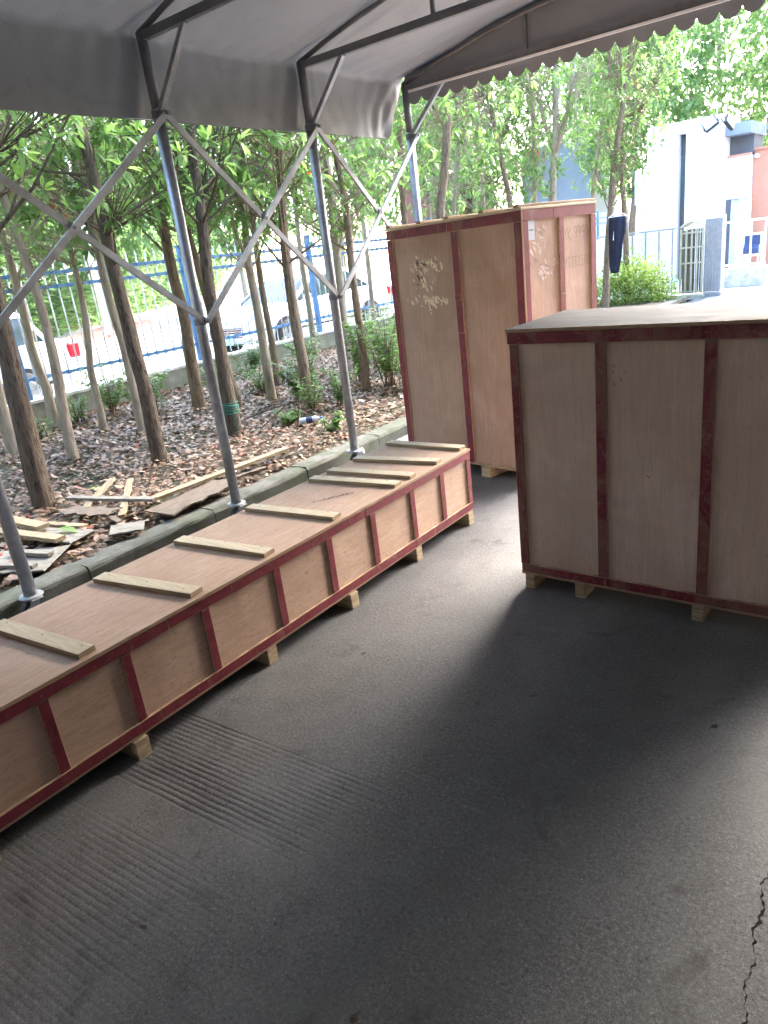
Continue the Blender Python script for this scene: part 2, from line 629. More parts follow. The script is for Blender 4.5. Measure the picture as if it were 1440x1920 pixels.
MAT['carwhite'] = simple("white_car_paint", (0.78, 0.79, 0.80), 0.18, 0.0, 0.5, 0.02, 3.0, **{"Coat Weight": 0.6})
MAT['carpale'] = simple("pale_silver_car_paint", (0.62, 0.65, 0.66), 0.2, 0.1, 0.5, 0.02, 3.0, **{"Coat Weight": 0.6})
MAT['glass'] = simple("dark_car_glass", (0.03, 0.045, 0.05), 0.06, 0.0, 0.6, 0.05)
MAT['black'] = simple("black_plastic", (0.02, 0.02, 0.022), 0.5)
MAT['chrome'] = simple("chrome_trim", (0.6, 0.6, 0.62), 0.2, 0.9)
MAT['redlens'] = simple("red_lamp_lens", (0.50, 0.015, 0.03), 0.2)
MAT['lamplens'] = simple("clear_lamp_lens", (0.55, 0.58, 0.6), 0.12)
MAT['plate'] = simple("pale_blue_plate", (0.42, 0.62, 0.80), 0.4)
MAT['ink'] = simple("dark_ink", (0.05, 0.045, 0.06), 0.7)
MAT['pencil'] = simple("grey_marker", (0.17, 0.13, 0.105), 0.8)
MAT['paper'] = simple("white_paper", (0.62, 0.66, 0.74), 0.7, var=0.04)
MAT['flake'] = simple("torn_paper_residue", (0.80, 0.68, 0.50), 0.85)
MAT['flakep'] = simple('pale_pink_paper_residue', (0.66, 0.56, 0.52), 0.85)
MAT['flakem'] = simple('faint_purple_smudge', (0.36, 0.26, 0.24), 0.85)
MAT['flaked'] = simple("dark_marker_smudge", (0.10, 0.07, 0.075), 0.8)
MAT['navy'] = simple("navy_cloth", (0.008, 0.010, 0.026), 0.9, var=0.4)
MAT['bluecloth'] = simple("blue_cloth", (0.05, 0.07, 0.15), 0.9)
MAT['twine'] = simple("green_twine", (0.03, 0.20, 0.14), 0.7)
MAT['plastic'] = simple("clear_bottle_plastic", (0.55, 0.62, 0.68), 0.12, 0.0, 0.5, 0.05)
MAT['curtain'] = simple("pale_curtain", (0.66, 0.68, 0.63), 0.8)
MAT['winglass'] = simple("window_glass", (0.10, 0.13, 0.15), 0.08)
MAT['whitetrim'] = simple("white_valance_trim", (0.72, 0.73, 0.74), 0.6, var=0.05)


def tarp(name, base, trans):
    k = NT(name)
    v = k.co((1, 1, 1))
    a = k.noise(v, 1.1, 5.0, 0.6, 0.5)
    b = k.noise(k.co((1, 3.5, 1)), 4.0, 5.0, 0.6, 1.2)
    c = k.ramp(a, [(0.3, tuple(x * 0.8 for x in base)), (0.7, base)])
    c = k.mix(k.ramp(b, [(0.6, 0.0), (0.8, 0.25)]), c, tuple(x * 0.5 for x in base))
    sx = k.n("ShaderNodeSeparateXYZ")
    k.l(v, sx.inputs[0])
    md = k.n("ShaderNodeMath", operation='PINGPONG')
    k.l(sx.outputs[1], md.inputs[0])
    md.inputs[1].default_value = 0.74
    seam = k.ramp(md.outputs[0], [(0.0, 1.0), (0.022, 1.0), (0.026, 0.0)])
    c = k.mix(seam, c, tuple(x * 0.80 for x in base))
    wet = k.noise(k.co((0.7, 2.2, 2.2)), 2.4, 6.0, 0.7, 1.6)
    c = k.mix(k.ramp(wet, [(0.56, 0.0), (0.60, 0.22), (0.63, 0.08), (0.8, 0.12)]), c, (0.12, 0.112, 0.10))
    k.set(c, 0.5, spec=0.35)
    nrm = k.bump(b, 0.25, 0.012)
    tr = k.n("ShaderNodeBsdfTranslucent")
    k.setin(tr, "Color", tuple(x * 0.9 for x in base))
    ms = k.n("ShaderNodeMixShader")
    ms.inputs[0].default_value = trans
    k.l(k.p.outputs[0], ms.inputs[1])
    k.l(tr.outputs[0], ms.inputs[2])
    k.l(ms.outputs[0], k.out.inputs[0])
    return k.m


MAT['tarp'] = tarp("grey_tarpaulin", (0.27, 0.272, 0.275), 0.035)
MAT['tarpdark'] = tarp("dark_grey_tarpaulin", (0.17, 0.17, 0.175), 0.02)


def leafmat(name, c0, c1, c2, trans=0.45, old=None):
    k = NT(name)
    at = k.n("ShaderNodeAttribute", attribute_name="tint")
    sp = k.n("ShaderNodeSeparateColor")
    k.l(at.outputs["Color"], sp.inputs[0])
    c = k.ramp(sp.outputs[0], [(0.0, c0), (0.5, c1), (1.0, c2)])
    if old:
        c = k.mix(k.ramp(sp.outputs[1], [(0.0, 0.0), (0.5, 1.0)]), c, old)
    k.set(c, 0.42, spec=0.4)
    tr = k.n("ShaderNodeBsdfTranslucent")
    tc = k.mix(1.0, c, (1.0, 1.0, 0.8), 'MULTIPLY')
    k.l(tc, tr.inputs[0])
    ms = k.n("ShaderNodeMixShader")
    ms.inputs[0].default_value = trans
    k.l(k.p.outputs[0], ms.inputs[1])
    k.l(tr.outputs[0], ms.inputs[2])
    k.l(ms.outputs[0], k.out.inputs[0])
    return k.m


MAT['leaf'] = leafmat("broad_leaf", (0.08, 0.165, 0.045), (0.16, 0.29, 0.085), (0.27, 0.41, 0.145), 0.6, (0.40, 0.14, 0.05))
MAT['leaffar'] = leafmat("far_leaf_hazed", (0.11, 0.20, 0.075), (0.19, 0.32, 0.135), (0.29, 0.43, 0.20), 0.6)  # haze put into the colour: paler tones than the near leaf
MAT['leafbush'] = leafmat("bush_leaf", (0.13, 0.21, 0.045), (0.24, 0.36, 0.08), (0.36, 0.48, 0.13), 0.5)
MAT['weed'] = leafmat("weed_leaf", (0.08, 0.17, 0.045), (0.15, 0.28, 0.075), (0.24, 0.38, 0.11), 0.5)
MAT['deadleaf'] = leafmat("fallen_leaf_litter", (0.085, 0.046, 0.028), (0.235, 0.150, 0.096), (0.43, 0.315, 0.225), 0.12, (0.24, 0.07, 0.04))


def bark(name, base, dark, sx, depth):
    k = NT(name)
    v = k.co((sx, sx, sx * 0.18), rnd=True)
    a = k.noise(v, 3.0, 6.0, 0.65, 0.8)
    b = k.noise(k.co((1, 1, 1), rnd=True), 6.0, 4.0, 0.6)
    c = k.ramp(a, [(0.34, dark), (0.52, base), (0.75, tuple(x * 1.3 for x in base))])
    c = k.mix(k.ramp(b, [(0.52, 0.0), (0.75, 0.4)]), c, tuple(x * y for x, y in zip(base, (0.8, 1.0, 0.75))))
    k.bump(a, 0.9, depth)
    return k.set(c, 0.9, spec=0.15)


MAT['bark_D'] = bark("dark_fissured_bark", (0.135, 0.105, 0.08), (0.035, 0.027, 0.02), 16, 0.03)
MAT['bark_M'] = bark("brown_bark", (0.22, 0.165, 0.115), (0.085, 0.06, 0.042), 14, 0.018)
MAT['bark_L'] = bark("smooth_pale_bark", (0.34, 0.285, 0.215), (0.21, 0.17, 0.125), 7, 0.005)

# ================================================================== SETTING
# ------------------------------------------------------------------ ground sheets
MB().add([(-350, -350, -0.09), (350, -350, -0.09), (350, 350, -0.09), (-350, 350, -0.09)], [(0, 1, 2, 3)]).build("ground", MAT['ground'])
tag(bpy.data.objects["ground"], kind="structure")


def kx(y):                       # front face of the kerb beside the tent
    return -3.745 - 0.018 * (y - 1.5)


def crack_x(y):
    return -0.165 + 0.012 * np.sin(y * 7.0) + 0.006 * np.sin(y * 43.0 + 1.0) + 0.0025 * np.sin(y * 127.0 + 2.0) + 0.0016 * np.sin(y * 311.0)


def floor_z(X, Y):
    yp = Y - 0.05 * (X + 2.1)
    w1 = np.clip((yp - 0.93) / 0.02, 0, 1) * np.clip((1.335 - yp) / 0.015, 0, 1) * np.clip((-1.22 - X + 0.25 * (yp - 1.1) + 0.10 * vnoise(X * 4, np.floor(yp / 0.0215) * 3.7, 12)) / 0.22, 0, 1)
    w2 = np.clip((yp - 0.12) / 0.05, 0, 1) * np.clip((0.83 - yp) / 0.03, 0, 1) * np.clip((-1.25 - X + 0.2 * vnoise(X * 3, np.floor(yp / 0.0215) * 2.9, 13)) / 0.35, 0, 1) * 0.5
    w = np.maximum(w1, w2) * np.clip(0.8 + 0.9 * vnoise(X * 9, Y * 9, 3), 0.0, 1.15)
    ph = yp * 2 * math.pi / 0.0215
    g = -np.clip(np.sin(ph + 0.6 * vnoise(X * 5, Y * 3, 8) + 0.35 * vnoise(X * 31, Y * 12, 9)) * 2.0 - 0.9 + 0.5 * vnoise(X * 23, Y * 40, 10), 0, 1) * 0.0036 * w
    return g + 0.0016 * vnoise(X * 3, Y * 3, 5)


ys = np.concatenate([np.linspace(-9, 0.0, 8)[:-1], np.arange(0.0, 2.3, 0.0036), np.linspace(2.31, 4, 50), np.linspace(4.2, 30, 40)])
# left slab: from the kerb to the open joint
S = np.concatenate([np.linspace(0, 0.40, 10)[:-1], np.linspace(0.40, 0.80, 60), np.linspace(0.81, 1.0, 12)])
XL = np.array([[-3.95 + s * (crack_x(y) + 3.95) for s in S] for y in ys])
YL = np.repeat(ys[:, None], len(S), 1)
v = np.stack([XL, YL, floor_z(XL, YL)], -1).reshape(-1, 3)
nx, ny = len(S), len(ys)
i = np.arange((ny - 1) * (nx - 1))
a = (i // (nx - 1)) * nx + i % (nx - 1)
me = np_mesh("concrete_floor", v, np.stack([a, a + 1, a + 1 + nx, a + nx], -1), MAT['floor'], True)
tag(obj("concrete_floor", me), kind="structure")
# right slab, the other side of the joint
S2 = np.concatenate([np.linspace(0, 0.06, 8)[:-1], np.linspace(0.06, 1, 12)])
XR = np.array([[crack_x(y) + 0.0010 + 0.0045 * abs(math.sin(y * 7.3 + .4)) ** 9 + 0.0016 * (1 + math.sin(y * 211)) + 0.0012 * math.sin(y * 97) + s * 9.0 for s in S2] for y in ys])
YR = np.repeat(ys[:, None], len(S2), 1)
v = np.stack([XR, YR, floor_z(XR, YR) - 0.003], -1).reshape(-1, 3)
nx = len(S2)
i = np.arange((ny - 1) * (nx - 1))
a = (i // (nx - 1)) * nx + i % (nx - 1)
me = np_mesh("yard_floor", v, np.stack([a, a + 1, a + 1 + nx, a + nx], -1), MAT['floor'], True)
tag(obj("yard_floor", me), kind="structure")
MB().add([(-.22, -9, -.011), (-.11, -9, -.011), (-.11, 30, -.011), (-.22, 30, -.011)], [(0, 1, 2, 3)]).build("joint_filler", MAT['dirt'])
tag(bpy.data.objects["joint_filler"], kind="structure")
# pale yard running to the gate (bright, unroofed concrete)
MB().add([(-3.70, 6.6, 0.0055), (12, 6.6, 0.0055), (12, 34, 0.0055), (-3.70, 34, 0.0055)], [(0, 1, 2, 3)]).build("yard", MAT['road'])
tag(bpy.data.objects["yard"], kind="structure")
MB().add([(-9.2, 15.8, 0.002), (-3.69, 15.8, 0.002), (-3.69, 34, 0.002), (-9.2, 34, 0.002)], [(0, 1, 2, 3)]).build("forecourt", MAT['road'])
tag(bpy.data.objects["forecourt"], kind="structure")

# road beyond the fence, then red pavement on a diverging line
MB().add([(-8.55, -40, -0.02), (-8.55, 60, -0.02), (-70, 60, -0.02), (-70, -40, -0.02)], [(0, 1, 2, 3)]).build("road", MAT['road'])
tag(bpy.data.objects["road"], kind="structure")
FK0, FKD = Vector((-20.3, 11.4, 0)), Vector((-0.66, 0.75, 0)).normalized()
FKN = Vector((-FKD.y, FKD.x, 0))
if FKN.x > 0:
    FKN = -FKN
m = MB()
p = [FK0 - FKD * 22, FK0 + FKD * 70, FK0 + FKD * 70 + FKN * 2.0, FK0 - FKD * 22 + FKN * 2.0]
m.add([(q.x, q.y, -0.02) for q in p] + [(q.x, q.y, 0.12) for q in p],
      [(3, 2, 1, 0), (4, 5, 6, 7), (0, 1, 5, 4), (1, 2, 6, 5), (2, 3, 7, 6), (3, 0, 4, 7)])
tag(m.build("pavement", MAT['pave']), kind="structure")


# planting bed
def bed_z(X, Y):
    e = np.clip((-3.95 - X) / 0.35, 0, 1)
    return 0.065 + 0.05 * e + 0.035 * vnoise(X * 1.3, Y * 1.3, 11) * e + 0.05 * np.clip((-5.5 - X) / 3, 0, 1)


bx = np.linspace(-8.36, -3.93, 56)
by = np.linspace(-3.0, 15.6, 190)
bed = obj("planting_bed", grid_mesh("planting_bed", bx, by, bed_z, MAT['soil']))
tag(bed, kind="structure")


def bz(x, y):
    return float(bed_z(np.array(x), np.array(y)))


# kerb: one row of separate stones
kerb = empty("kerb", (0, 0, 0))
tag(kerb, kind="structure")
yj = 1.88 - 0.97 * 5
while yj < 15.4:
    y0, y1 = yj + 0.005, yj + 0.965
    m = MB()
    dz = random.uniform(-0.006, 0.006)
    dx = random.uniform(-0.006, 0.006)
    prof = [(0.0, -0.03), (0.0, 0.085 + dz), (-0.008, 0.100 + dz), (-0.024, 0.111 + dz), (-0.07, 0.114 + dz), (-0.185, 0.108 + dz), (-0.19, -0.03)]
    vs, fs = [], []
    N = 9
    for k_ in range(N):
        y = y0 + (y1 - y0) * k_ / (N - 1)
        for (px, pz) in prof:
            vs.append((kx(y) + px + dx + random.uniform(-.003, .003), y, pz + random.uniform(-.003, .003)))
    n = len(prof)
    for k_ in range(N - 1):
        for q_ in range(n - 1):
            fs.append((k_ * n + q_, k_ * n + q_ + 1, (k_ + 1) * n + q_ + 1, (k_ + 1) * n + q_))
    fs.append(tuple(range(n))[::-1])
    fs.append(tuple((N - 1) * n + q_ for q_ in range(n)))
    m.add(vs, fs)
    m.build("kerb_stone", MAT['kerb'], kerb)
    yj += 0.97

# ================================================================== CRATES
STRIP = [MAT['red'], MAT['edge']]
STRIPW = [MAT['redw'], MAT['edge']]


def strip(parent, name, b, face, mats=STRIP, ch=0.0015):
    return MB().box(*b, ch=ch, face=face).build(name, mats, parent)


def strokes(lines, w, M, mat, name, parent, h=0.0006):
    """flat pen strokes: polylines in a 2D frame, mapped by M, raised h"""
    m = MB()
    for ln in lines:
        for (x0, y0), (x1, y1) in zip(ln[:-1], ln[1:]):
            d = Vector((x1 - x0, y1 - y0))
            if d.length < 1e-6:
                continue
            d.normalize()
            nn = Vector((-d.y, d.x)) * (w / 2)
            e = d * (w * 0.3)
            q = [(x0 - e.x + nn.x, y0 - e.y + nn.y), (x0 - e.x - nn.x, y0 - e.y - nn.y), (x1 + e.x - nn.x, y1 + e.y - nn.y), (x1 + e.x + nn.x, y1 + e.y + nn.y)]
            m.add([tuple(M @ Vector((px, py, h))) for px, py in q], [(0, 1, 2, 3)])
            h += 0.00002
    return m.build(name, mat, parent)


def arc(cx, cy, rx, ry, a0, a1, n=9):
    return [(cx + rx * math.cos(R(a0 + (a1 - a0) * k / (n - 1))), cy + ry * math.sin(R(a0 + (a1 - a0) * k / (n - 1)))) for k in range(n)]


GL = {   # hand-written glyphs in a 0.6 x 1 box
    'X': [[(0, 1), (.55, 0)], [(.6, 1), (0, 0)]],
    'K': [[(0, 1), (.05, 0)], [(.55, 1), (.04, .45), (.6, 0)]],
    '9': [arc(.27, .72, .25, .25, 20, 380, 12) + [(.5, .4), (.42, 0)]],
    '0': [arc(.28, .5, .25, .48, 0, 360, 13)],
    'Y': [[(0, 1), (.28, .5)], [(.6, 1), (.2, 0)]],
    'T': [[(0, .97), (.6, 1)], [(.3, .98), (.27, 0)]],
    '2': [arc(.27, .73, .25, .26, 160, -40, 8) + [(.02, .03), (.6, 0)]],
    '5': [[(.55, 1), (.1, .97), (.06, .58)] + arc(.26, .31, .26, .3, 100, -140, 9)],
    ' ': [],
}


def word(txt, size, slant=0.1, adv=0.8):
    out, x = [], 0.0
    for ch in txt:
        for ln in GL[ch]:
            out.append([((px + x + slant * py + random.uniform(-.02, .02)) * size, (py + random.uniform(-.03, .03)) * size) for px, py in ln])
        x += adv if ch != ' ' else 0.45
    return out


# ------------------------------------------------------------------ long low crate
LC = empty("long_plywood_crate", (-2.110, 3.498, 0.0))
tag(LC, "long low plywood crate with maroon strips and wooden battens across its lid", "crate")
LL, LW, ZB, ZT = 3.66, 0.590, 0.088, 0.462
T = 0.014
# body panels
MB().box(-T - 0.012, -T, -LL + .01, -.006, ZB + .004, ZT - .012).build("front_panel", MAT['ply_y'], LC)
MB().box(-LW + T, -LW + T + .012, -LL + .01, -.006, ZB + .004, ZT - .012).build("back_panel", MAT['ply_y'], LC)
MB().box(-LW + T + .013, -T - .013, -.020, -.006, ZB + .004, ZT - .012).build("end_panel", MAT['ply_z'], LC)
MB().box(-LW + T + .013, -T - .013, -LL + .01, -LL + .024, ZB + .004, ZT - .012).build("end_panel", MAT['ply_z'], LC)
MB().box(-LW + .004, -.004, -LL + .004, -.004, ZB - .010, ZB + .003).build("floor_panel", MAT['edge'], LC)
lid = MB().box(-LW - .004, .003, -LL, .004, ZT - .010, ZT + .003, ch=.0012, face=(2, 1)).build("lid", [MAT['ply_y'], MAT['edge']], LC)
# top and bottom rails in several lengths, as nailed on
def rail_run(z0, z1, x0, x1, face, cuts, name):
    for c0, c1 in zip(cuts[:-1], cuts[1:]):
        strip(LC, name, (x0 + random.uniform(-.0008, .0008), x1 + random.uniform(0, .0012), c1 + .0012, c0 - .0012, z0 + random.uniform(-.0015, .0015), z1), face)
rail_run(ZT - .054, ZT - .011, -T, 0, (0, 1), [.0, -1.02, -1.16, -1.9, -2.21, -2.29, -2.37, -3.1, -LL], "top_rail")
rail_run(ZB, ZB + .043, -T, 0, (0, 1), [.0, -.62, -.98, -2.32, -LL], "bottom_rail")
rail_run(ZT - .054, ZT - .011, -LW, -LW + T, (0, -1), [.0, -2.0, -LL], "top_rail")
rail_run(ZB, ZB + .043, -LW, -LW + T, (0, -1), [.0, -2.0, -LL], "bottom_rail")
for yb in (3.478, 3.180, 2.880, 2.530, 2.196, 1.850, 1.458, 1.100, 0.795, 0.44, 0.08, -0.14):
    y = yb - 3.498
    strip(LC, "brace", (-T, -.001 + random.uniform(-.001, .001), y - .019, y + .019, ZB + .0445, ZT - .0555), (0, 1))
    strip(LC, "brace", (-LW, -LW + T, y - .019, y + .019, ZB + .0445, ZT - .0555), (0, -1))
for xx in (-.035, -LW + .035):
    strip(LC, "end_stile", (xx - .02, xx + .02, -.0055, .004, ZB, ZT - .011), (1, 1))
# battens on the lid
for (yb, yf) in ((3.430, 3.432), (3.082, 3.160), (2.846, 2.894), (2.690, 2.749), (2.209, 2.260), (1.761, 1.816), (1.339, 1.422), (0.905, 0.951), (0.45, 0.47), (0.02, 0.01)):
    ang = math.atan2(yf - yb, 0.55)
    ym = (yb + yf) / 2 - 3.498 + 0.034
    M = Matrix.Translation((-LW / 2 + random.uniform(-.004, .004), ym, ZT + .0035)) @ Matrix.Rotation(ang, 4, 'Z')
    w = 0.275 + random.uniform(-.004, .004)
    MB().box(-w, w, -.034, .034, 0, .020, ch=.0015, face=(2, 1), M=M).build("batten", [MAT['batten'], MAT['batten_edge']], LC)
for ysk in (3.447, 2.885, 2.300, 1.742, 1.065, 0.505, -0.06):
    y = ysk - 3.498
    MB().box(-LW - .006, .004 + random.uniform(-.006, .012), y - .028, y + .028, 0.0, ZB - .0105, ch=.002).build("skid", MAT['skid'], LC)
# scribbled marker line on the lid (not legible in the photograph)
def scribble(n, step, hgt, seed):
    r = random.Random(seed)
    lines, x = [], 0
    for _ in range(n):
        k_ = r.choice((0, 1, 2, 3))
        if k_ == 0:
            lines.append(arc(x + step * .4, hgt * .4, step * .35, hgt * .4, 0, 320, 8))
        elif k_ == 1:
            lines.append([(x, hgt * r.uniform(.7, 1)), (x + step * .3, 0), (x + step * .7, hgt * r.uniform(.5, 1))])
        elif k_ == 2:
            lines.append([(x, 0), (x + step * .1, hgt), (x + step * .5, hgt * .4), (x + step * .8, -hgt * .2)])
        else:
            lines.append([(x, hgt * .2), (x + step * .4, hgt * .6), (x + step * .7, 0)])
        x += step
    return lines
Mh = Matrix.Translation((-.30, 2.43 - 3.498, ZT + .0032)) @ Matrix.Rotation(R(58), 4, 'Z')
strokes(scribble(11, .021, .024, 4), .0042, Mh, MAT['ink'], "handwriting", LC)

# ------------------------------------------------------------------ tall crate
TC = empty("tall_plywood_crate", (-2.052, 4.209, 0.0), -0.2071)
tag(TC, "tall plywood crate with worn stickers, paper label and maroon strips, standing behind the long crate", "crate")
TW, TD, TT, TB = 1.225, 0.80, 1.752, 0.092
P = 0.016
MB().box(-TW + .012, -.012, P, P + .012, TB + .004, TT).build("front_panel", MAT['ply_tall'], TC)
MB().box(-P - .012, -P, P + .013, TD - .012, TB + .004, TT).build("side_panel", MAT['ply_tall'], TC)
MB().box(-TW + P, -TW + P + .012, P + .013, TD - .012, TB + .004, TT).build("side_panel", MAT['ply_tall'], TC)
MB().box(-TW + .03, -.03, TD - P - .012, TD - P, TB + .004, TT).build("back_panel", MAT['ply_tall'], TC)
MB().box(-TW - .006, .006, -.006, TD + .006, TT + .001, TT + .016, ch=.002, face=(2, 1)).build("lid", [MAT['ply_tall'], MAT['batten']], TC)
MB().box(-TW + .006, -.006, .004, TD - .004, TB - .012, TB + .003).build("floor_panel", MAT['edge'], TC)
# front frame
strip(TC, "top_rail", (-TW, -.62, 0, P, TT - .062, TT - .0005), (1, -1))
strip(TC, "top_rail", (-.618, 0, .001, P, TT - .062, TT - .0005), (1, -1))
strip(TC, "stile", (-TW, -TW + .058, .0005, P, TB, TT - .0635), (1, -1))
strip(TC, "stile", (-.588, -.528, .0005, P, 1.03, TT - .0635), (1, -1))
strip(TC, "stile", (-.586, -.526, .0015, P, TB, 1.028), (1, -1))
strip(TC, "stile", (-.060, 0, .0005, P, TB, TT - .0635), (1, -1))
strip(TC, "splice_block", (-.587, -.535, -.004, .0012, 1.245, 1.285), (1, -1))
# right side frame
strip(TC, "top_rail", (-P, 0.0, P + .001, .33, TT - .062, TT - .0005), (0, 1))
strip(TC, "top_rail", (-P, .001, .332, TD, TT - .062, TT - .0005), (0, 1))
strip(TC, "stile", (-P, .0005, P + .001, .066, TB, TT - .0635), (0, 1))
strip(TC, "stile", (-P, .0005, .385, .433, TB, 1.22), (0, 1))
strip(TC, "stile", (-P, .0012, .385, .433, 1.2215, TT - .0635), (0, 1))
strip(TC, "stile", (-P, .0005, TD - .055, TD, TB, TT - .0635), (0, 1))
# left and back frames
strip(TC, "top_rail", (-TW, -TW + P, P + .001, TD, TT - .062, TT - .0005), (0, -1))
strip(TC, "stile", (-TW, -TW + P, P + .001, .06, TB, TT - .0635), (0, -1))
strip(TC, "stile", (-TW, -TW + P, TD - .055, TD, TB, TT - .0635), (0, -1))
strip(TC, "top_rail", (-TW + P + .001, -P - .001, TD - P, TD, TT - .062, TT - .0005), (1, 1))
for x in (-1.19, -.877, -.609, -.307, -.030):
    MB().box(x - .022, x + .022, -.010, TD + .008, TT + .0165, TT + .034, ch=.002, face=(2, 1)).build("lid_batten", [MAT['batten'], MAT['batten_edge']], TC)
for x in (-1.16, -.42, -.06):
    MB().box(x - .045, x + .045, -.004, TD, 0, TB - .0125, ch=.002).build("skid", MAT['skid'], TC)
# writing on the right side
Mr = Matrix(((0, 0, 1, -P), (1, 0, 0, 0), (0, 1, 0, 0), (0, 0, 0, 1)))
strokes([[(px, py * 1.35) for px, py in ln] for ln in word("XK 9990", .056, .12, .78)], .0034, Mr @ Matrix.Translation((.452, 1.545, 0)) @ Matrix.Rotation(R(2), 4, 'Z'), MAT['pencil'], "handwriting", TC)
strokes([[(px, py * 1.5) for px, py in ln] for ln in word("YT2T2500", .044, .05, .84)], .0034, Mr @ Matrix.Translation((.455, 1.372, 0)) @ Matrix.Rotation(R(1), 4, 'Z'), MAT['pencil'], "handwriting", TC)
lab = MB().box(-P, -P + .0015, .082, .146, 1.575, 1.690).build("paper_label", MAT['paper'], TC)
m = MB()
for k_ in range(9):
    y = .090 + k_ * .0052
    m.add([(-P + .0019, y, 1.630), (-P + .0019, y + .004, 1.630), (-P + .0019, y + .004, 1.637), (-P + .0019, y, 1.637)], [(0, 1, 2, 3)])
m.build("label_print", MAT['ink'], lab)


def flakes(parent, name, spots, M, mats, seed, h=0.0008, zf=0.0):
    r = random.Random(seed)
    m = MB()
    for (cx, cy, sx, sy, n, mi) in spots:
        for _ in range(n):
            x, y = cx + r.gauss(0, sx), cy + r.gauss(0, sy)
            s = r.uniform(.005, .017)
            k_ = r.randint(5, 8)
            a0 = r.uniform(0, 6.28)
            el = r.uniform(1.0, 2.6)
            pts = []
            for j in range(k_):
                an = 2 * math.pi * j / k_
                rr = s * r.uniform(.45, 1.1)
                px, py = rr * math.cos(an) * .8, rr * math.sin(an) * el
                pts.append((x + px * math.cos(a0 * .2) - py * math.sin(a0 * .2), y + px * math.sin(a0 * .2) + py * math.cos(a0 * .2)))
            m.add([tuple(M @ Vector((px, py, h))) for px, py in pts], [tuple(range(k_))], mi)
            h += 0.000012
    return tag(m.build(name, mats, parent), kind='stuff')


Mf = Matrix(((1, 0, 0, 0), (0, 0, -1, P), (0, 1, 0, 0), (0, 0, 0, 1)))
flakes(TC, "torn_sticker_residue", [(-.90, 1.505, .05, .018, 10, 1), (-.93, 1.47, .05, .03, 12, 0), (-.80, 1.51, .05, .02, 16, 0), (-.78, 1.45, .05, .02, 9, 0),
                                    (-.93, 1.395, .03, .015, 6, 1), (-.90, 1.37, .05, .018, 17, 0), (-.93, 1.265, .06, .018, 14, 0), (-.82, 1.255, .05, .022, 18, 0), (-.72, 1.25, .045, .015, 12, 0), (-.86, 1.21, .05, .02, 8, 0)],
       Mf, [MAT['flake'], MAT['flaked']], 5)
flakes(TC, "torn_sticker_residue", [(.20, 1.60, .035, .02, 14, 0), (.19, 1.61, .04, .02, 9, 1), (.15, 1.52, .04, .03, 10, 0), (.22, 1.39, .05, .025, 22, 0), (.21, 1.40, .06, .03, 12, 1), (.33, 1.40, .03, .03, 8, 0)],
       Mr, [MAT['flakep'], MAT['flakem']], 9)

def nails(parent, pts, axis, sgn):
    m = MB()
    for p in pts:
        p = Vector(p)
        d = Vector((0, 0, 0))
        d[axis] = sgn
        m.tube([p - d * .002, p + d * .0012], .0028, 6)
    return tag(m.build("nail_heads", MAT['steeldark'], parent), kind="stuff")


ypts = [-.06 - k_ * .115 for k_ in range(31)]
nails(LC, [(.0015, y + random.uniform(-.02, .02), z + random.uniform(-.006, .006)) for y in ypts for z in (ZT - .032, ZB + .022)], 0, 1)
nails(LC, [(-LW / 2 + dx_ + random.uniform(-.02, .02), y - 3.498 + .05 + .1 * dx_ + random.uniform(-.012, .012), ZT + .0238) for y in (3.43, 3.12, 2.87, 2.72, 2.235, 1.79, 1.38, .93) for dx_ in (-.22, 0, .22)], 2, 1)
nails(TC, [(x + random.uniform(-.006, .006), -.0002, .2 + k_ * .17 + random.uniform(-.03, .03)) for x in (-TW + .03, -.556, -.03) for k_ in range(9)] + [(-1.15 + .12 * k_, -.0002, TT - .03) for k_ in range(10)], 1, -1)
# ------------------------------------------------------------------ near crate
NC = empty("wide_plywood_crate", (-1.460, 2.805, 0.0), -0.0119)
tag(NC, "wide plywood crate with scuffed maroon strips and glossy dark lid, nearest on the right", "crate")
NW, ND, NT_, NB = 1.300, 0.625, 1.224, 0.088
MB().box(.010, NW - .010, P, P + .012, NB + .004, NT_).build("front_panel", MAT['ply_dull'], NC)
MB().box(.010, NW - .010, ND - P - .012, ND - P, NB + .004, NT_).build("back_panel", MAT['ply_dull'], NC)
MB().box(.001, .0125, P + .0125, ND - P - .0125, NB + .004, NT_).build("side_panel", MAT['ply_dull'], NC)
MB().box(NW - .0125, NW - .001, P + .0125, ND - P - .0125, NB + .004, NT_).build("side_panel", MAT['ply_dull'], NC)
MB().box(-.008, NW + .008, -.008, ND + .008, NT_ + .001, NT_ + .013, ch=.001, face=(2, 1)).build("lid", [MAT['film'], MAT['edge']], NC)
MB().box(.006, NW - .006, .004, ND - .004, NB - .012, NB + .003).build("floor_panel", MAT['edge'], NC)
strip(NC, "top_rail", (0, .62, 0, P, NT_ - .052, NT_ - .0005), (1, -1), STRIPW)
strip(NC, "top_rail", (.622, NW, .001, P, NT_ - .052, NT_ - .0005), (1, -1), STRIPW)
strip(NC, "bottom_rail", (.010, .42, .0008, P, NB, NB + .042), (1, -1), STRIPW)
strip(NC, "bottom_rail", (.4212, NW - .01, 0, P, NB, NB + .042), (1, -1), STRIPW)
for x0, x1 in ((.006, .044), (.388, .432), (.803, .848), (NW - .05, NW - .006)):
    strip(NC, "stile", (x0, x1, .0012, P, NB + .0435, NT_ - .0535), (1, -1), STRIPW)
strip(NC, "top_rail", (-.006, .0005, .001, ND, NT_ - .052, NT_ - .0005), (0, -1), STRIPW)
strip(NC, "top_rail", (0, NW, ND - P, ND, NT_ - .052, NT_ - .0005), (1, 1), STRIPW)
strip(NC, "bottom_rail", (.01, NW - .01, ND - P, ND, NB, NB + .042), (1, 1), STRIPW)
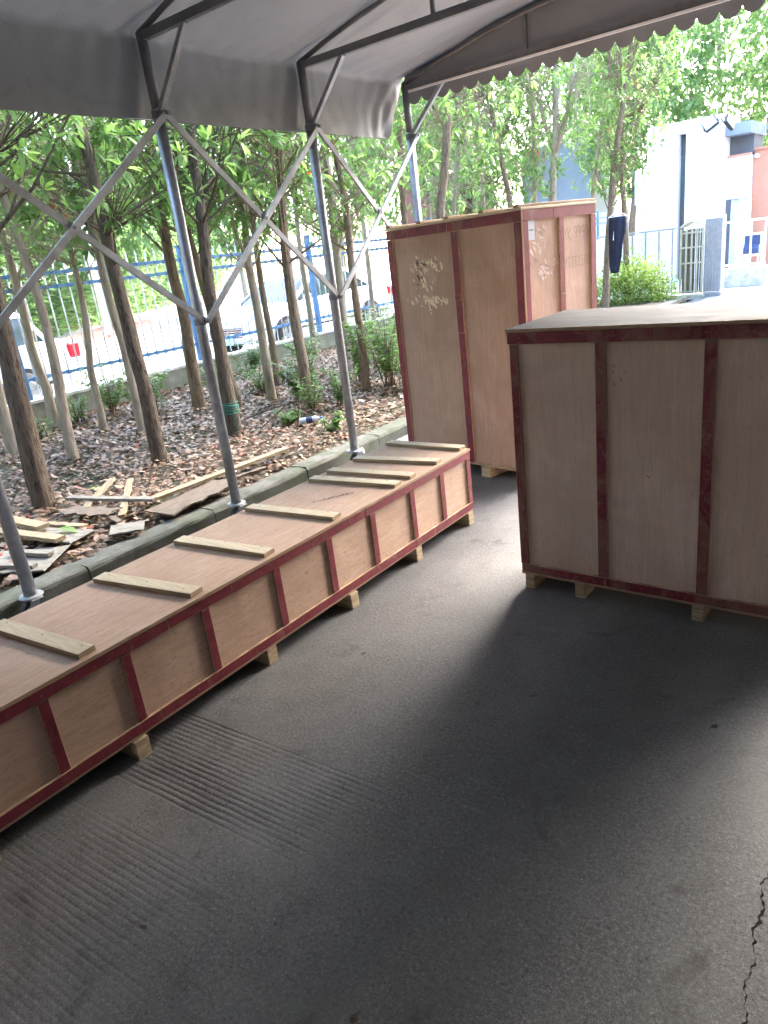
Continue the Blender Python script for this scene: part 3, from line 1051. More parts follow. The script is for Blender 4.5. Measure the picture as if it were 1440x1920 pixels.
for x in (.045, .297, .813, 1.265):
    MB().box(x - .024, x + .024, .008, ND - .005, 0, NB - .0125, ch=.002).build("skid", MAT['skid'], NC)
nails(NC, [(x + random.uniform(-.006, .006), .0004, .2 + k_ * .12 + random.uniform(-.03, .03)) for x in (.025, .41, .826, NW - .03) for k_ in range(9)] + [(.06 + .13 * k_, -.0002, z) for k_ in range(10) for z in (NB + .02, NT_ - .026)], 1, -1)
# staples / nail marks on the front
m = MB()
for (x, z, a_) in ((.462, 1.075, .4), (.459, 1.05, -.3), (.49, 1.02, .5), (.462, 1.0, .5), (.60, .62, .8)):
    d = Vector((math.cos(a_ + 1.57), 0, math.sin(a_ + 1.57))) * .008
    m.bar((x - d.x, P - .0006, z - d.z), (x + d.x, P - .0006, z + d.z), .0022, .0012, up=(0, 1, 0))
m.build("staples", MAT['ink'], NC)

# ================================================================== CANOPY TENT
TENT = empty("canopy_tent", (-1.5, 1.5, 0.0))
tag(TENT, "push-pull canopy tent with grey tarpaulin roof, steel poles on castors and crossed brace bars", "tent")
TO = Vector((-1.5, 1.5, 0.0))
FY = [5.55, 4.29, 2.98, 1.50, 0.20, -1.10, -2.40]
XL_, XR_ = -3.68, 0.68
ZC, ZE, RISE, HS = 2.885, 2.935, 0.29, 2.18


def tl(p):
    return Vector(p) - TO


def arch(x):
    return ZE + RISE * (1 - ((x + 1.5) / HS) ** 2)


def tbuild(mb, name, mats, parent=TENT, smooth=False):
    mb.v = [tuple(Vector(p) - TO) for p in mb.v]
    return mb.build(name, mats, parent, smooth=smooth)


UJ, LJ = 2.495, 1.340
for fi, fy in enumerate(FY):
    for side, px in ((1, XL_), (-1, XR_)):
        zc = 2.855 if fi == 0 else ZC
        pole = tbuild(MB().tube([(px, fy, .128), (px, fy, 1.3), (px - side * .003, fy, UJ + .03)], .034, 14), "pole", MAT['steel'], smooth=True)
        tbuild(MB().tube([(px, fy, UJ + .031), (px - side * .012, fy, zc + .02)], .030, 12), "upper_post", MAT['steeldark'], smooth=True)
        # plate and castor: sub-parts of the pole
        M = Matrix.Translation((px, fy, 0))
        tbuild(MB().lathe([(0, .118), (.06, .118), (.064, .122), (.06, .127), (.036, .130), (.036, .15), (0, .15)], 14, M).box(-.075, .075, -.03, .03, .1135, .1178, M=M), "base_plate", MAT['steelbar'], pole)
        cm = MB()
        off = Vector((px + .020 * side, fy - .03, 0))
        for s in (-1, 1):
            cm.bar((off.x + s * .026, fy, .114), (off.x + s * .026, off.y, .05), .004, .045, up=(0, 1, 0))
        cm.box(off.x - .030, off.x + .030, off.y, off.y + .07, .104, .113)
        Mw = Matrix.Translation((off.x, off.y, .051)) @ Matrix.Rotation(R(90), 4, 'Y')
        cm.lathe([(0, -.016), (.030, -.016), (.034, -.012), (.034, .012), (.030, .016), (0, .016)], 18, Mw, 0)
        cm.lathe([(.034, -.018), (.049, -.018), (.051, -.010), (.051, .010), (.049, .018), (.034, .018), (.034, -.018)], 18, Mw, 1)
        tbuild(cm, "castor", [MAT['steelbar'], MAT['rubber']], pole)
        # hinge tabs at the two brace joints
        for zj in (UJ, LJ):
            jm = MB().box(px + side * .030 if side > 0 else px - .085, px + .085 if side > 0 else px - .030, fy - .02, fy + .02, zj - .012, zj + .012)
            jm.tube([(px, fy, zj - .02), (px, fy, zj + .02)], .039, 14)
            jm.tube([(px + side * .05, fy - .004, zj), (px + side * .096, fy - .004, zj)], .010, 8)
            tbuild(jm, "joint_clamp", MAT['steeldark'])
    # truss
    zc = 2.855 if fi == 0 else ZC
    tbuild(MB().bar((XL_, fy, zc), (XR_, fy, zc), .035, .045), "bottom_chord", MAT['steeldark'])
    am = MB()
    xs = np.linspace(XL_ - .03, XR_ + .03, 17)
    am.tube([(x, fy, arch(x) - .022 - (.02 if fi == 0 else 0)) for x in xs], .017, 8)
    tbuild(am, "arched_chord", MAT['steeldark'], smooth=True)
    for x in (-2.60, -1.50, -.40):
        tbuild(MB().bar((x, fy, zc + .02), (x, fy, arch(x) - .035), .022, .022, up=(0, 1, 0)), "web_post", MAT['steeldark'])
    for side, px in ((1, XL_), (-1, XR_)):
        tbuild(MB().bar((px + side * .03, fy, UJ + .02), (px + side * .36, fy, zc - .02), .028, .032, up=(0, 1, 0)), "knee_brace", MAT['steelbar'])
# crossed brace bars between neighbouring poles
for y1, y0 in zip(FY[:-1], FY[1:]):
    for side, px in ((1, XL_), (-1, XR_)):
        xa, xb = px + side * .055, px + side * .076
        tbuild(MB().bar((xa, y0, UJ), (xa, y1, LJ), .036, .016, up=(1, 0, 0)), "brace_bar", MAT['steelbar'])
        tbuild(MB().bar((xb, y0, LJ), (xb, y1, UJ), .036, .016, up=(1, 0, 0)), "brace_bar", MAT['steelbar'])
        ym = (y0 + y1) / 2
        tbuild(MB().tube([(px + side * .045, ym, (UJ + LJ) / 2), (px + side * .092, ym, (UJ + LJ) / 2)], .009, 8), "pivot_bolt", MAT['steel'])

# tarpaulin: side flap, eave and roof in one sheet
def tarp_surface():
    prof = []                                       # (x, z, kind) kind 0 side left, 1 roof, 2 side right
    for z in np.linspace(2.492, 2.90, 15):
        prof.append((-3.745, z, 0))
    for x in np.linspace(-3.735, .735, 66):
        prof.append((x, arch(x), 1))
    for z in np.linspace(2.90, 2.492, 15):
        prof.append((.745, z, 2))
    Y = np.concatenate([np.linspace(-2.6, 1.4, 60)[:-1], np.linspace(1.4, 5.60, 150)])
    V = np.zeros((len(Y), len(prof), 3))
    fr = np.array(FY)
    for j, y in enumerate(Y):
        d = fr - y
        k1 = fr[fr >= y].min() if (fr >= y).any() else fr.max()
        k0 = fr[fr <= y].max() if (fr <= y).any() else fr.min()
        s = 0 if k1 == k0 else (y - k0) / (k1 - k0)
        sag = math.sin(math.pi * s) ** 1.4
        nr = np.abs(d).min()
        for i_, (x, z, kd) in enumerate(prof):
            yy = y
            if kd == 1:
                e = min(x + 3.735, .735 - x)
                fold = math.exp(-e / .55) * math.exp(-nr / .45) * .020 * math.sin(e * 8 + nr * 30)
                zz = z - .045 * sag * min(1, e / .5) + fold + .006 * float(vnoise(x * 2.5, y * 2.0, 21))
                V[j, i_] = (x, yy, zz)
            else:
                h = (2.90 - z) / .41
                sg = -1 if kd == 0 else 1
                fold = math.exp(-nr / .35) * .013 * math.sin(nr * 36 - h * 6) * (1 - .5 * h)
                bil = .028 * sag * math.sin(math.pi * min(1, h * .9 + .1)) + .016 * h * float(vnoise(y * 3.1, h * 1.5, 33)) + fold
                if y > 5.0:
                    yy = y - .24 * h * (y - 5.0) / .56
                    bil += .03 * (y - 5.0) * math.sin(yy * 38 + h * 2) * h
                lift = -.012 * math.sin(math.pi * s) * h
                V[j, i_] = (x + sg * (bil + .004), yy, z + lift)
    nx, ny = len(prof), len(Y)
    i = np.arange((ny - 1) * (nx - 1))
    a = (i // (nx - 1)) * nx + i % (nx - 1)
    return np_mesh("tarpaulin", V.reshape(-1, 3) - np.array(TO), np.stack([a, a + 1, a + 1 + nx, a + nx], -1), MAT['tarp'], True)


obj("tarpaulin", tarp_surface(), TENT)
# welded hem along the flap
for xx in (-3.752, .752):
    m = MB()
    m.tube([(xx - (.012 if xx < 0 else -.012) + .016 * float(vnoise(np.array(y * 3.1), np.array(1.5), 33)) * (-1 if xx < 0 else 1), y, 2.489) for y in np.linspace(-2.5, 5.30, 90)], .006, 5)
    tbuild(m, "flap_hem", MAT['tarpdark'])
# side curtains added out of view to keep light off the near floor
def curtain(x, y0, y1):
    m = MB()
    ysc = np.linspace(y0, y1, int((y1 - y0) * 22) + 2)
    zsc = np.linspace(.03, 2.60, 9)
    vs = [(x + (1 if x > 0 else -1) * (.012 + .030 * (1 - (z / 2.6) ** 2 * .8) * math.sin(y * 17 + .7 * math.sin(y * 3.1))), y, z) for z in zsc for y in ysc]
    n_ = len(ysc)
    m.add(vs, [(r * n_ + k_, r * n_ + k_ + 1, (r + 1) * n_ + k_ + 1, (r + 1) * n_ + k_) for r in range(len(zsc) - 1) for k_ in range(n_ - 1)])
    tbuild(m, "light_blocking_curtain", MAT['tarpdark'], smooth=True)


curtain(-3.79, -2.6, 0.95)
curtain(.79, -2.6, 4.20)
# gable panel at the open end
xs = np.linspace(-3.70, .70, 60)
m = MB()
vs = [(x, 5.575 + .008 * math.sin(x * 5), 2.85 - .01) for x in xs] + [(x, 5.575 + .014 * math.sin(x * 4 + 1), (2.85 + arch(x)) / 2) for x in xs] + [(x, 5.585, arch(x) + .03) for x in xs]
n = len(xs)
m.add(vs, [(r * n + k_, r * n + k_ + 1, (r + 1) * n + k_ + 1, (r + 1) * n + k_) for r in range(2) for k_ in range(n - 1)])
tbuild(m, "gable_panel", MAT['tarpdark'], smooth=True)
# scalloped valance and its white trim
m = MB()
x, k_ = -3.70, 0
NSC = 33
wS = 4.40 / NSC
for k_ in range(NSC):
    x0 = -3.70 + k_ * wS
    top = [(x0 + wS * t, 5.600 + .004 * math.sin((x0 + wS * t) * 9), 2.865) for t in np.linspace(0, 1, 9)]
    bot = [(x0 + wS * t, 5.600 + .007 * math.sin((x0 + wS * t) * 9), 2.782 - .052 * math.sin(math.pi * t) ** .6) for t in np.linspace(0, 1, 9)]
    m.add(top + bot, [(j, j + 1, 10 + j, 9 + j) for j in range(8)])
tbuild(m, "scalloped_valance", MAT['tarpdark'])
tbuild(MB().box(-3.64, .64, 5.520, 5.531, 2.812, 2.829), "white_trim", MAT['whitetrim'])

# factory wall and wings added out of view to block light
fb = empty("occluder_building", (0, -3.2, 0))
tag(fb, "grey factory wall with a shuttered doorway, added out of view to block light", "building")
MB().box(-9, -2.2, -.4, 0, 0, 6.0).box(1.2, 3.4, -.4, 0, 0, 6.0).box(-2.2, 1.2, -.4, 0, 2.9, 6.0).build("wall", MAT['occluder'], fb)
MB().box(-2.2, 1.2, -.25, -.15, 0, 2.9).build("occluder_shutter", MAT['greymetal'], fb)
MB().box(1.5, 3.4, .001, 5.2, 0, 6.0).build("occluder_side_wall", MAT['occluder'], fb)
MB().box(4.6, 6.5, .001, 17.0, 0, 6.5).build("occluder_side_wing", MAT['occluder'], fb)

# ================================================================== FENCE AND WALL BY THE ROAD
wl = empty("boundary_wall", (-8.48, 10, 0))
tag(wl, "low stained concrete wall below the blue railing beside the road", "wall")
MB().box(-.08, .08, -16, 22, -.09, .435).build("wall_body", MAT['wallc'], wl)
yq = -16
while yq < 21.9:
    MB().box(-.115, .105, yq + .004, yq + 1.996, .436, .472, ch=.004).build("coping_stone", MAT['coping'], wl)
    yq += 2.0

fn = empty("picket_railing", (-8.48, 10, 0))
tag(fn, "blue and white metal railing with thin pale pickets along the road", "railing")
posts = [4.12 + 2.64 * k_ for k_ in range(-2, 9)]
for y in posts:
    MB().box(-.038, .038, y - 10 - .038, y - 10 + .038, .473, 2.03, ch=.004).box(-.05, .05, y - 10 - .05, y - 10 + .05, 2.031, 2.05).build("post", MAT['blue'], fn)
for y0, y1 in zip(posts[:-1], posts[1:]):
    npk = 18
    for z in (1.862, 1.708, .705):
        rm = MB().box(-.018, .018, y0 - 10 + .040, y1 - 10 - .040, z - .018, z + .018)
        for k_ in range(1, npk):
            yy = y0 + (y1 - y0) * k_ / npk - 10
            rm.box(-.026, .026, yy - .024, yy + .024, z - .0235, z + .0235)
        rm.build("rail", MAT['blue'], fn)
_pk = MB().tube([(0, 0, .50), (0, 0, 1.96)], .0095, 7).lathe([(.0095, 1.96), (.016, 1.975), (.010, 2.0), (0.0, 2.03)], 7)
pk_me = _pk.mesh("picket", MAT['picket'], True)
for y0, y1 in zip(posts[:-1], posts[1:]):
    for k_ in range(1, 18):
        obj("picket", pk_me, fn, (0, y0 + (y1 - y0) * k_ / 18 - 10, 0))

# ================================================================== VEGETATION TOOLS
def leaf_mesh(name, Pn, D, N, L, W, mat, tint, droop=0.25, curl=0.0):
    Pn, D, N = (np.asarray(q_, float) for q_ in (Pn, D, N))
    n = len(Pn)
    D = D / (np.linalg.norm(D, axis=1, keepdims=True) + 1e-9)
    S_ = np.cross(D, N)
    S_ /= (np.linalg.norm(S_, axis=1, keepdims=True) + 1e-9)
    U_ = np.cross(S_, D)
    L = np.asarray(L).reshape(-1, 1) * np.ones((n, 1))
    W = np.asarray(W).reshape(-1, 1) * np.ones((n, 1))
    dr = (droop * np.ones((n, 1))) if np.isscalar(droop) else np.asarray(droop).reshape(-1, 1)
    cu = (curl * np.ones((n, 1))) if np.isscalar(curl) else np.asarray(curl).reshape(-1, 1)
    V = np.empty((n, 6, 3))
    V[:, 0] = Pn
    V[:, 1] = Pn + D * .34 * L - S_ * W * .5 + U_ * (cu * W)
    V[:, 2] = Pn + D * .34 * L + S_ * W * .5 + U_ * (cu * W)
    V[:, 3] = Pn + D * .70 * L - S_ * W * .40 - U_ * (dr * .40 * L) + U_ * (cu * W)
    V[:, 4] = Pn + D * .70 * L + S_ * W * .40 - U_ * (dr * .40 * L) + U_ * (cu * W)
    V[:, 5] = Pn + D * L - U_ * dr * L
    b = np.arange(n)[:, None] * 6
    loops = np.concatenate([b + np.array([[0, 2, 1]]), b + np.array([[1, 2, 4, 3]]), b + np.array([[3, 4, 5]])], 1)
    me = bpy.data.meshes.new(name)
    me.vertices.add(n * 6)
    me.vertices.foreach_set("co", V.astype(np.float32).ravel())
    me.loops.add(n * 10)
    me.loops.foreach_set("vertex_index", loops.astype(np.int32).ravel())
    me.polygons.add(n * 3)
    st = (np.arange(n)[:, None] * 10 + np.array([[0, 3, 7]])).ravel()
    me.polygons.foreach_set("loop_start", st.astype(np.int32))
    me.polygons.foreach_set("loop_total", np.tile(np.array([3, 4, 3], np.int32), n))
    me.materials.append(mat)
    me.update(calc_edges=True)
    at = me.attributes.new("tint", 'FLOAT_COLOR', 'POINT')
    c = np.ones((n, 6, 4), np.float32)
    c[:, :, 0] = np.asarray(tint[0])[:, None]
    c[:, :, 1] = np.asarray(tint[1])[:, None]
    at.data.foreach_set("color", c.ravel())
    return me


def whorls(centers, outdirs, nper, L, W, spread=1.1, old=0.01, size=0.0):
    """leaf whorls at twig ends; returns arrays for leaf_mesh"""
    Pn, D, N, T0, T1, LL_ = [], [], [], [], [], []
    for c, o in zip(centers, outdirs):
        o = o / (np.linalg.norm(o) + 1e-9)
        k = int(rng.integers(max(3, nper - 2), nper + 3))
        a = np.cross(o, [0.3, 0.2, 1.0])
        a /= np.linalg.norm(a) + 1e-9
        b = np.cross(o, a)
        an = rng.uniform(0, 6.28) + np.arange(k) * 2.4
        th = spread * rng.uniform(.6, 1.15, k)
        d = o[None] * np.cos(th)[:, None] + (a[None] * np.cos(an)[:, None] + b[None] * np.sin(an)[:, None]) * np.sin(th)[:, None]
        d[:, 2] -= .15
        Pn.append(c[None] + d * rng.uniform(0, .03, k)[:, None] + rng.normal(0, size, (k, 3)))
        D.append(d)
        nn = np.array([0, 0, 1.0])[None] + rng.normal(0, .35, (k, 3))
        N.append(nn)
        base = rng.uniform(.15, .85)
        T0.append(np.clip(base + rng.normal(0, .2, k), 0, 1))
        T1.append((rng.uniform(0, 1, k) < old).astype(float))
        LL_.append(L * rng.uniform(.7, 1.25, k))
    LL_ = np.concatenate(LL_)
    return np.concatenate(Pn), np.concatenate(D), np.concatenate(N), LL_, LL_ * W * rng.uniform(.85, 1.2, len(LL_)), (np.concatenate(T0), np.concatenate(T1))


def interp_path(path, zs):
    path = [np.array(q_, float) for q_ in path]
    out = []
    for z in zs:
        if z >= path[-1][2]:
            d = (path[-1] - path[-2]) / max(1e-3, path[-1][2] - path[-2][2])
            q_ = path[-1] + np.array([d[0] * .6, d[1] * .6, 1.0]) * (z - path[-1][2])
        else:
            for p0, p1 in zip(path[:-1], path[1:]):
                if z <= p1[2]:
                    t = (z - p0[2]) / max(1e-4, p1[2] - p0[2])
                    q_ = p0 + (p1 - p0) * t
                    break
        out.append(q_)
    return out


def make_tree(kind, r0, path, H, zlow, rx, ncl, nper, L, W, label, group, leafm, fork=None, name="tree", nlimb=12, rz_bias=1.0, twigs=True, clsize=0.0):
    base = np.array([path[0][0], path[0][1], path[0][2] - .05])
    root = empty(name, tuple(base))
    tag(root, label, "tree", group)
    z0 = path[0][2] - .06
    zs = np.concatenate([[z0, z0 + .06, z0 + .16], np.linspace(z0 + .3, H, 16)])
    pts = [q_ for q_ in interp_path([(path[0][0], path[0][1], z0)] + list(path[1:]), zs)]
    wob = r0 * .22
    pts = [q_ + np.array([wob * math.sin(z * 2.3 + base[0] * 9), wob * math.cos(z * 1.9 + base[1] * 7), 0]) * min(1, max(0, z - .4)) for q_, z in zip(pts, zs)]
    rad = [r0 * (1.0 - .62 * max(0, (z - .3)) / H) * (1.28 if k_ == 0 else 1.15 if k_ == 1 else 1.05 if k_ == 2 else 1.0) for k_, z in enumerate(zs)]
    m = MB()
    m.tube([tuple(q_ - base) for q_ in pts], rad, 12, jit=.10 if kind == 'D' else .06 if kind == 'M' else .025)
    # crown twig positions
    zc = (zlow + H) / 2
    C = []
    while len(C) < ncl:
        q_ = rng.uniform(-1, 1, 3)
        rr = np.linalg.norm(q_)
        if rr > 1 or rr < .25:
            continue
        z = zc + q_[2] * (H + .5 - zlow) / 2
        w = math.sqrt(max(.05, 1 - (q_[2]) ** 4))
        ax = np.array(interp_path(path, [max(path[0][2] + .01, z)])[0])
        C.append(np.array([ax[0] + q_[0] * rx * w, ax[1] + q_[1] * rx * w, z]))
    C = np.array(C)
    # limbs from the stem to a share of the twig ends
    sel = rng.choice(len(C), min(nlimb, len(C)), replace=False)
    for k_ in sel:
        c = C[k_]
        zb = max(zlow - .5, c[2] - rng.uniform(.4, 1.1))
        s0 = np.array(interp_path(path, [zb])[0])
        mid = (s0 + c) / 2 + np.array([0, 0, -.08])
        rb = max(.008, r0 * .3 * (1 - (zb / (H + 1)) * .5))
        m.tube([tuple(s0 - base), tuple(mid - base), tuple(c - base)], [rb, rb * .6, rb * .25], 5, cap=False)
    if twigs:
        for k_ in range(len(C)):
            if k_ in sel:
                continue
            j = sel[np.argmin(np.linalg.norm(C[sel] - C[k_], axis=1))]
            tt_ = rng.uniform(.15, .85)
            s0 = C[j] * tt_ + np.array(interp_path(path, [max(zlow - .3, C[j][2] - .4)])[0]) * (1 - tt_)
            m.tube([tuple(s0 - base), tuple(C[k_] - base)], [.006, .0025], 3, cap=False)
    if fork is not None:
        for fk in fork:
            m.tube([tuple(np.array(q_) - base) for q_ in fk], np.linspace(r0 * .7, r0 * .3, len(fk)), 9)
    m.build("trunk", MAT['bark_' + kind], root, smooth=True)
    axp = np.array([interp_path(path, [max(path[0][2] + .01, c[2] - .3)])[0] for c in C])
    out = C - axp
    out[:, 2] *= .5
    out += rng.normal(0, .15, out.shape)
    a_ = whorls(C - base, out, nper, L, W, old=.003, size=clsize)
    obj("crown", leaf_mesh("crown", *a_[:5], leafm, a_[5], droop=.28), root)
    return root


# ------------------------------------------------------------------ trees in the planting bed
BED_TREES = [
('D', 0.081, [(-5.26, 2.43, 0.12), (-5.24, 2.46, 0.73), (-5.23, 2.48, 1.27), (-5.22, 2.51, 1.77)], "dark rough trunk nearest the left edge, beside the scrap boards"),
('L', 0.070, [(-7.33, 3.27, 0.12), (-7.33, 3.26, 0.65), (-7.32, 3.29, 1.27)], "pale trunk at the far left edge behind the nearest dark trunk"),
('L', 0.055, [(-7.93, 4.06, 0.12), (-7.92, 4.08, 0.64), (-7.94, 4.04, 1.01), (-7.94, 4.05, 1.4), (-7.93, 4.06, 1.84), (-7.93, 4.07, 2.32)], "slim pale trunk right against the wall before the parked silver car"),
('L', 0.051, [(-6.4, 3.36, 0.12), (-6.39, 3.38, 0.54), (-6.37, 3.41, 0.95), (-6.37, 3.42, 1.24), (-6.37, 3.43, 1.49), (-6.37, 3.43, 1.78), (-6.37, 3.42, 1.98), (-6.38, 3.39, 2.43)], "slim pale trunk crossing the red tail lamp of the silver car"),
('L', 0.041, [(-7.18, 4.2, 0.12), (-7.17, 4.22, 0.49), (-7.17, 4.21, 0.79), (-7.15, 4.25, 1.06), (-7.13, 4.29, 1.48), (-7.12, 4.3, 1.75), (-7.11, 4.32, 2.21), (-7.1, 4.34, 2.71), (-7.08, 4.38, 3.24)], "thinnest wavy pale trunk standing alone right of the tail lamp"),
('L', 0.048, [(-6.6, 4.3, 0.12), (-6.6, 4.31, 0.66), (-6.6, 4.31, 1.04), (-6.61, 4.28, 1.4), (-6.61, 4.28, 1.71), (-6.6, 4.3, 2.21), (-6.58, 4.33, 2.63)], "pale trunk half hidden behind a dark rough trunk at its left side"),
('D', 0.067, [(-5.4, 3.61, 0.12), (-5.39, 3.63, 0.66), (-5.39, 3.62, 1.05), (-5.39, 3.63, 1.37), (-5.39, 3.62, 1.68), (-5.39, 3.61, 2.07), (-5.4, 3.61, 2.52), (-5.41, 3.59, 2.88)], "dark rough trunk in front of the long open stretch of road"),
('M', 0.075, [(-6.94, 5.36, 0.12), (-6.94, 5.36, 0.68), (-6.91, 5.4, 1.28), (-6.92, 5.38, 1.72), (-6.92, 5.39, 2.58), (-6.9, 5.41, 3.1)], "thick brown trunk just left of the second tent pole"),
('M', 0.050, [(-6.36, 5.48, 0.12), (-6.41, 5.43, 0.6), (-6.44, 5.39, 1.14), (-6.47, 5.36, 1.82), (-6.49, 5.33, 2.12), (-6.48, 5.34, 2.57)], "thin brown trunk directly behind the trunk tied with green twine"),
('D', 0.069, [(-5.4, 4.53, 0.12), (-5.4, 4.53, 0.56), (-5.39, 4.55, 1.06), (-5.37, 4.56, 1.59), (-5.36, 4.58, 1.91), (-5.35, 4.59, 2.46), (-5.33, 4.61, 2.87)], "dark rough trunk with green twine tied round its foot"),
('L', 0.057, [(-6.2, 5.85, 0.12), (-6.2, 5.86, 0.58), (-6.19, 5.86, 1.18), (-6.2, 5.85, 1.68), (-6.17, 5.88, 2.06), (-6.17, 5.88, 2.6), (-6.16, 5.89, 3.09)], "smooth pale trunk in front of the white car's number plate end"),
('M', 0.046, [(-6.87, 6.64, 0.12), (-6.86, 6.65, 0.71), (-6.87, 6.64, 1.29), (-6.86, 6.65, 1.77), (-6.85, 6.66, 2.26)], "thin brown trunk close behind the smooth pale trunk before the white bonnet"),
('M', 0.064, [(-5.55, 5.78, 0.12), (-5.54, 5.79, 0.58), (-5.56, 5.78, 1.02), (-5.55, 5.78, 1.55), (-5.54, 5.79, 1.86), (-5.5, 5.83, 2.37), (-5.47, 5.87, 2.91)], "brown trunk rising out of weeds in front of the white car's windscreen"),
('L', 0.074, [(-6.4, 7.53, 0.12), (-6.38, 7.55, 0.63), (-6.36, 7.56, 1.49), (-6.33, 7.59, 2.17), (-6.32, 7.6, 2.91)], "thick smooth pale trunk immediately right of the third tent pole"),
('M', 0.051, [(-5.36, 6.62, 0.12), (-5.34, 6.63, 0.89), (-5.35, 6.62, 1.48), (-5.34, 6.63, 2.21), (-5.39, 6.59, 2.88)], "brown trunk in the leafy weeds just right of the thick pale trunk"),
('L', 0.045, [(-8.18, 10.55, 0.12), (-8.18, 10.56, 0.46), (-8.17, 10.6, 1.61), (-8.18, 10.59, 1.97), (-8.19, 10.59, 2.74)], "slim pale trunk against the wall left of the tall crate"),
('L', 0.051, [(-7.76, 8.4, 0.12), (-7.75, 8.41, 0.33), (-7.74, 8.41, 0.94), (-7.76, 8.4, 1.61), (-7.73, 8.42, 2.32)], "slim pale trunk against the wall just left of a blue railing post"),
('M', 0.059, [(-6.5, 9.32, 0.1), (-6.46, 9.35, 2.06), (-6.42, 9.38, 2.85), (-6.37, 9.41, 3.52)], "brown trunk between the third tent pole top and the last tent pole"),
('M', 0.072, [(-5.54, 8.72, 0.1), (-5.45, 8.78, 2.03), (-5.34, 8.85, 2.66), (-5.27, 8.89, 3.48)], "thick brown trunk above the tall crate, first right of the last tent pole"),
('M', 0.059, [(-5.86, 11.89, 0.1), (-5.97, 11.84, 2.17), (-6.08, 11.78, 3.08), (-6.21, 11.72, 3.96)], "leaning dark brown trunk above the middle of the tall crate"),
('L', 0.059, [(-6.13, 13.1, 0.1), (-6.11, 13.11, 2.21), (-6.09, 13.12, 2.87), (-6.07, 13.13, 3.72)], "straight pale trunk above the tall crate, left of the forked trunk"),
('L', 0.076, [(-5.67, 12.8, 0.1), (-5.62, 12.82, 2.19), (-5.56, 12.84, 3.03)], "pale trunk that forks in two above the tall crate's corner"),
('L', 0.057, [(-6.2, 15.88, 0.1), (-6.07, 15.92, 2.31), (-5.88, 16.0, 3.65), (-5.72, 16.06, 4.8)], "slender trunk leaning right over the blue-grey block"),
('M', 0.067, [(-5.15, 14.05, 0.1), (-5.12, 14.06, 0.78), (-5.09, 14.07, 1.54), (-4.99, 14.11, 2.49), (-4.86, 14.16, 3.35), (-4.73, 14.2, 4.36)], "brown trunk with dark overalls hung beside it, leaning right"),
('M', 0.063, [(-5.05, 15.06, 0.1), (-5.12, 15.06, 1.91), (-5.16, 15.08, 3.23), (-5.2, 15.07, 4.31)], "straight brown trunk directly behind the hanging dark overalls"),
('L', 0.044, [(-7.74, 11.92, 0.1), (-7.62, 12.0, 2.43), (-7.47, 12.09, 3.51), (-7.38, 12.15, 4.17)], "thin pale trunk glimpsed left of the thick brown trunk over the tall crate"),
('L', 0.045, [(-6.84, 11.18, 0.1), (-6.72, 11.25, 2.2), (-6.63, 11.3, 2.92), (-6.53, 11.36, 3.69)], "thin pale trunk just right of the thick brown trunk over the tall crate"),
('L', 0.051, [(-7.95, 14.49, 0.1), (-7.93, 14.5, 2.48), (-7.91, 14.51, 3.6), (-7.9, 14.52, 4.57)], "thin pale trunk left of the leaning dark brown one, near the maroon house"),
]
for k_, (kd, r0, path, lab_) in enumerate(BED_TREES):
    far = path[0][1] > 8.5
    path[0] = (path[0][0], path[0][1], bz(path[0][0], path[0][1]))
    H = random.uniform(3.6, 4.2) if not far else random.uniform(5.6, 7.4)
    zl = random.uniform(2.05, 2.45) if not far else random.uniform(1.9, 2.5)
    fork = None
    if k_ == 21:
        fork = [[(-5.56, 12.84, 2.9), (-5.72, 12.8, 3.4), (-5.85, 12.75, 4.1)], [(-5.56, 12.84, 2.9), (-5.35, 12.95, 3.5), (-5.2, 13.0, 4.4)]]
    tr_ = make_tree(kd, r0, path, H, zl, random.uniform(1.1, 1.5) if k_ not in (22, 23, 24) else .95, 150 if not far else 250, 8, .118, .28, "tree with " + lab_, "trees in the planting bed", MAT['leaf'], fork, nlimb=11)

    if k_ == 6:
        tree_src = tr_
# copies of a bed tree, added out of view to shade the near floor
for (x, y, a_) in ((-6.9, 2.0, 2.2), (-5.9, .4, 4.0), (-7.4, -.9, .4)):
    o = tree_src.copy()
    link(o)
    o.location = (x, y, bz(x, y) - .05)
    o.rotation_euler = (0, 0, a_)
    o["label"] = "unseen tree added as shade beyond the picture's left edge"
    for ch_ in tree_src.children:
        c = ch_.copy()
        link(c, o)

# ------------------------------------------------------------------ trees beyond the road and behind the yard
FAR_TREES = [   # x, y, height, zlow, radius, label
    (-25.5, 9.5, 9.0, 2.0, 2.6, "roadside tree across the road, seen above the silver car"),
    (-28.5, 14.5, 9.5, 2.0, 2.8, "roadside tree across the road, behind the pale lamp post"),
    (-29.5, 20.0, 9.0, 1.8, 2.8, "roadside tree across the road, above the empty white carriageway"),
    (-26.5, 24.5, 9.5, 2.0, 2.8, "roadside tree across the road, left of the white car's bonnet"),
    (-24.0, 29.0, 10.0, 2.0, 3.0, "roadside tree across the road, above the white car's roof"),
    (-19.5, 29.0, 10.0, 2.2, 3.0, "roadside tree behind the tall crate's left top corner"),
    (-15.5, 27.5, 10.0, 2.4, 2.8, "tree beside the maroon house, above the tall crate"),
    (-13.2, 35.0, 11.0, 3.0, 3.2, "tree behind the blue-grey block"),
    (-9.6, 29.0, 10.5, 2.6, 2.6, "tree between the blue-grey block and the white tower"),
    (-8.2, 36.0, 13.0, 2.5, 3.6, "tall tree directly behind the white tower, left side"),
    (-4.4, 33.0, 12.5, 2.5, 3.6, "big bushy tree behind the white tower's right half"),
    (-1.2, 30.0, 12.5, 2.5, 3.4, "big tree at the right edge above the salmon wall"),
    (2.8, 30.0, 12.0, 2.5, 3.4, "big tree beyond the right end of the salmon wall"),
]
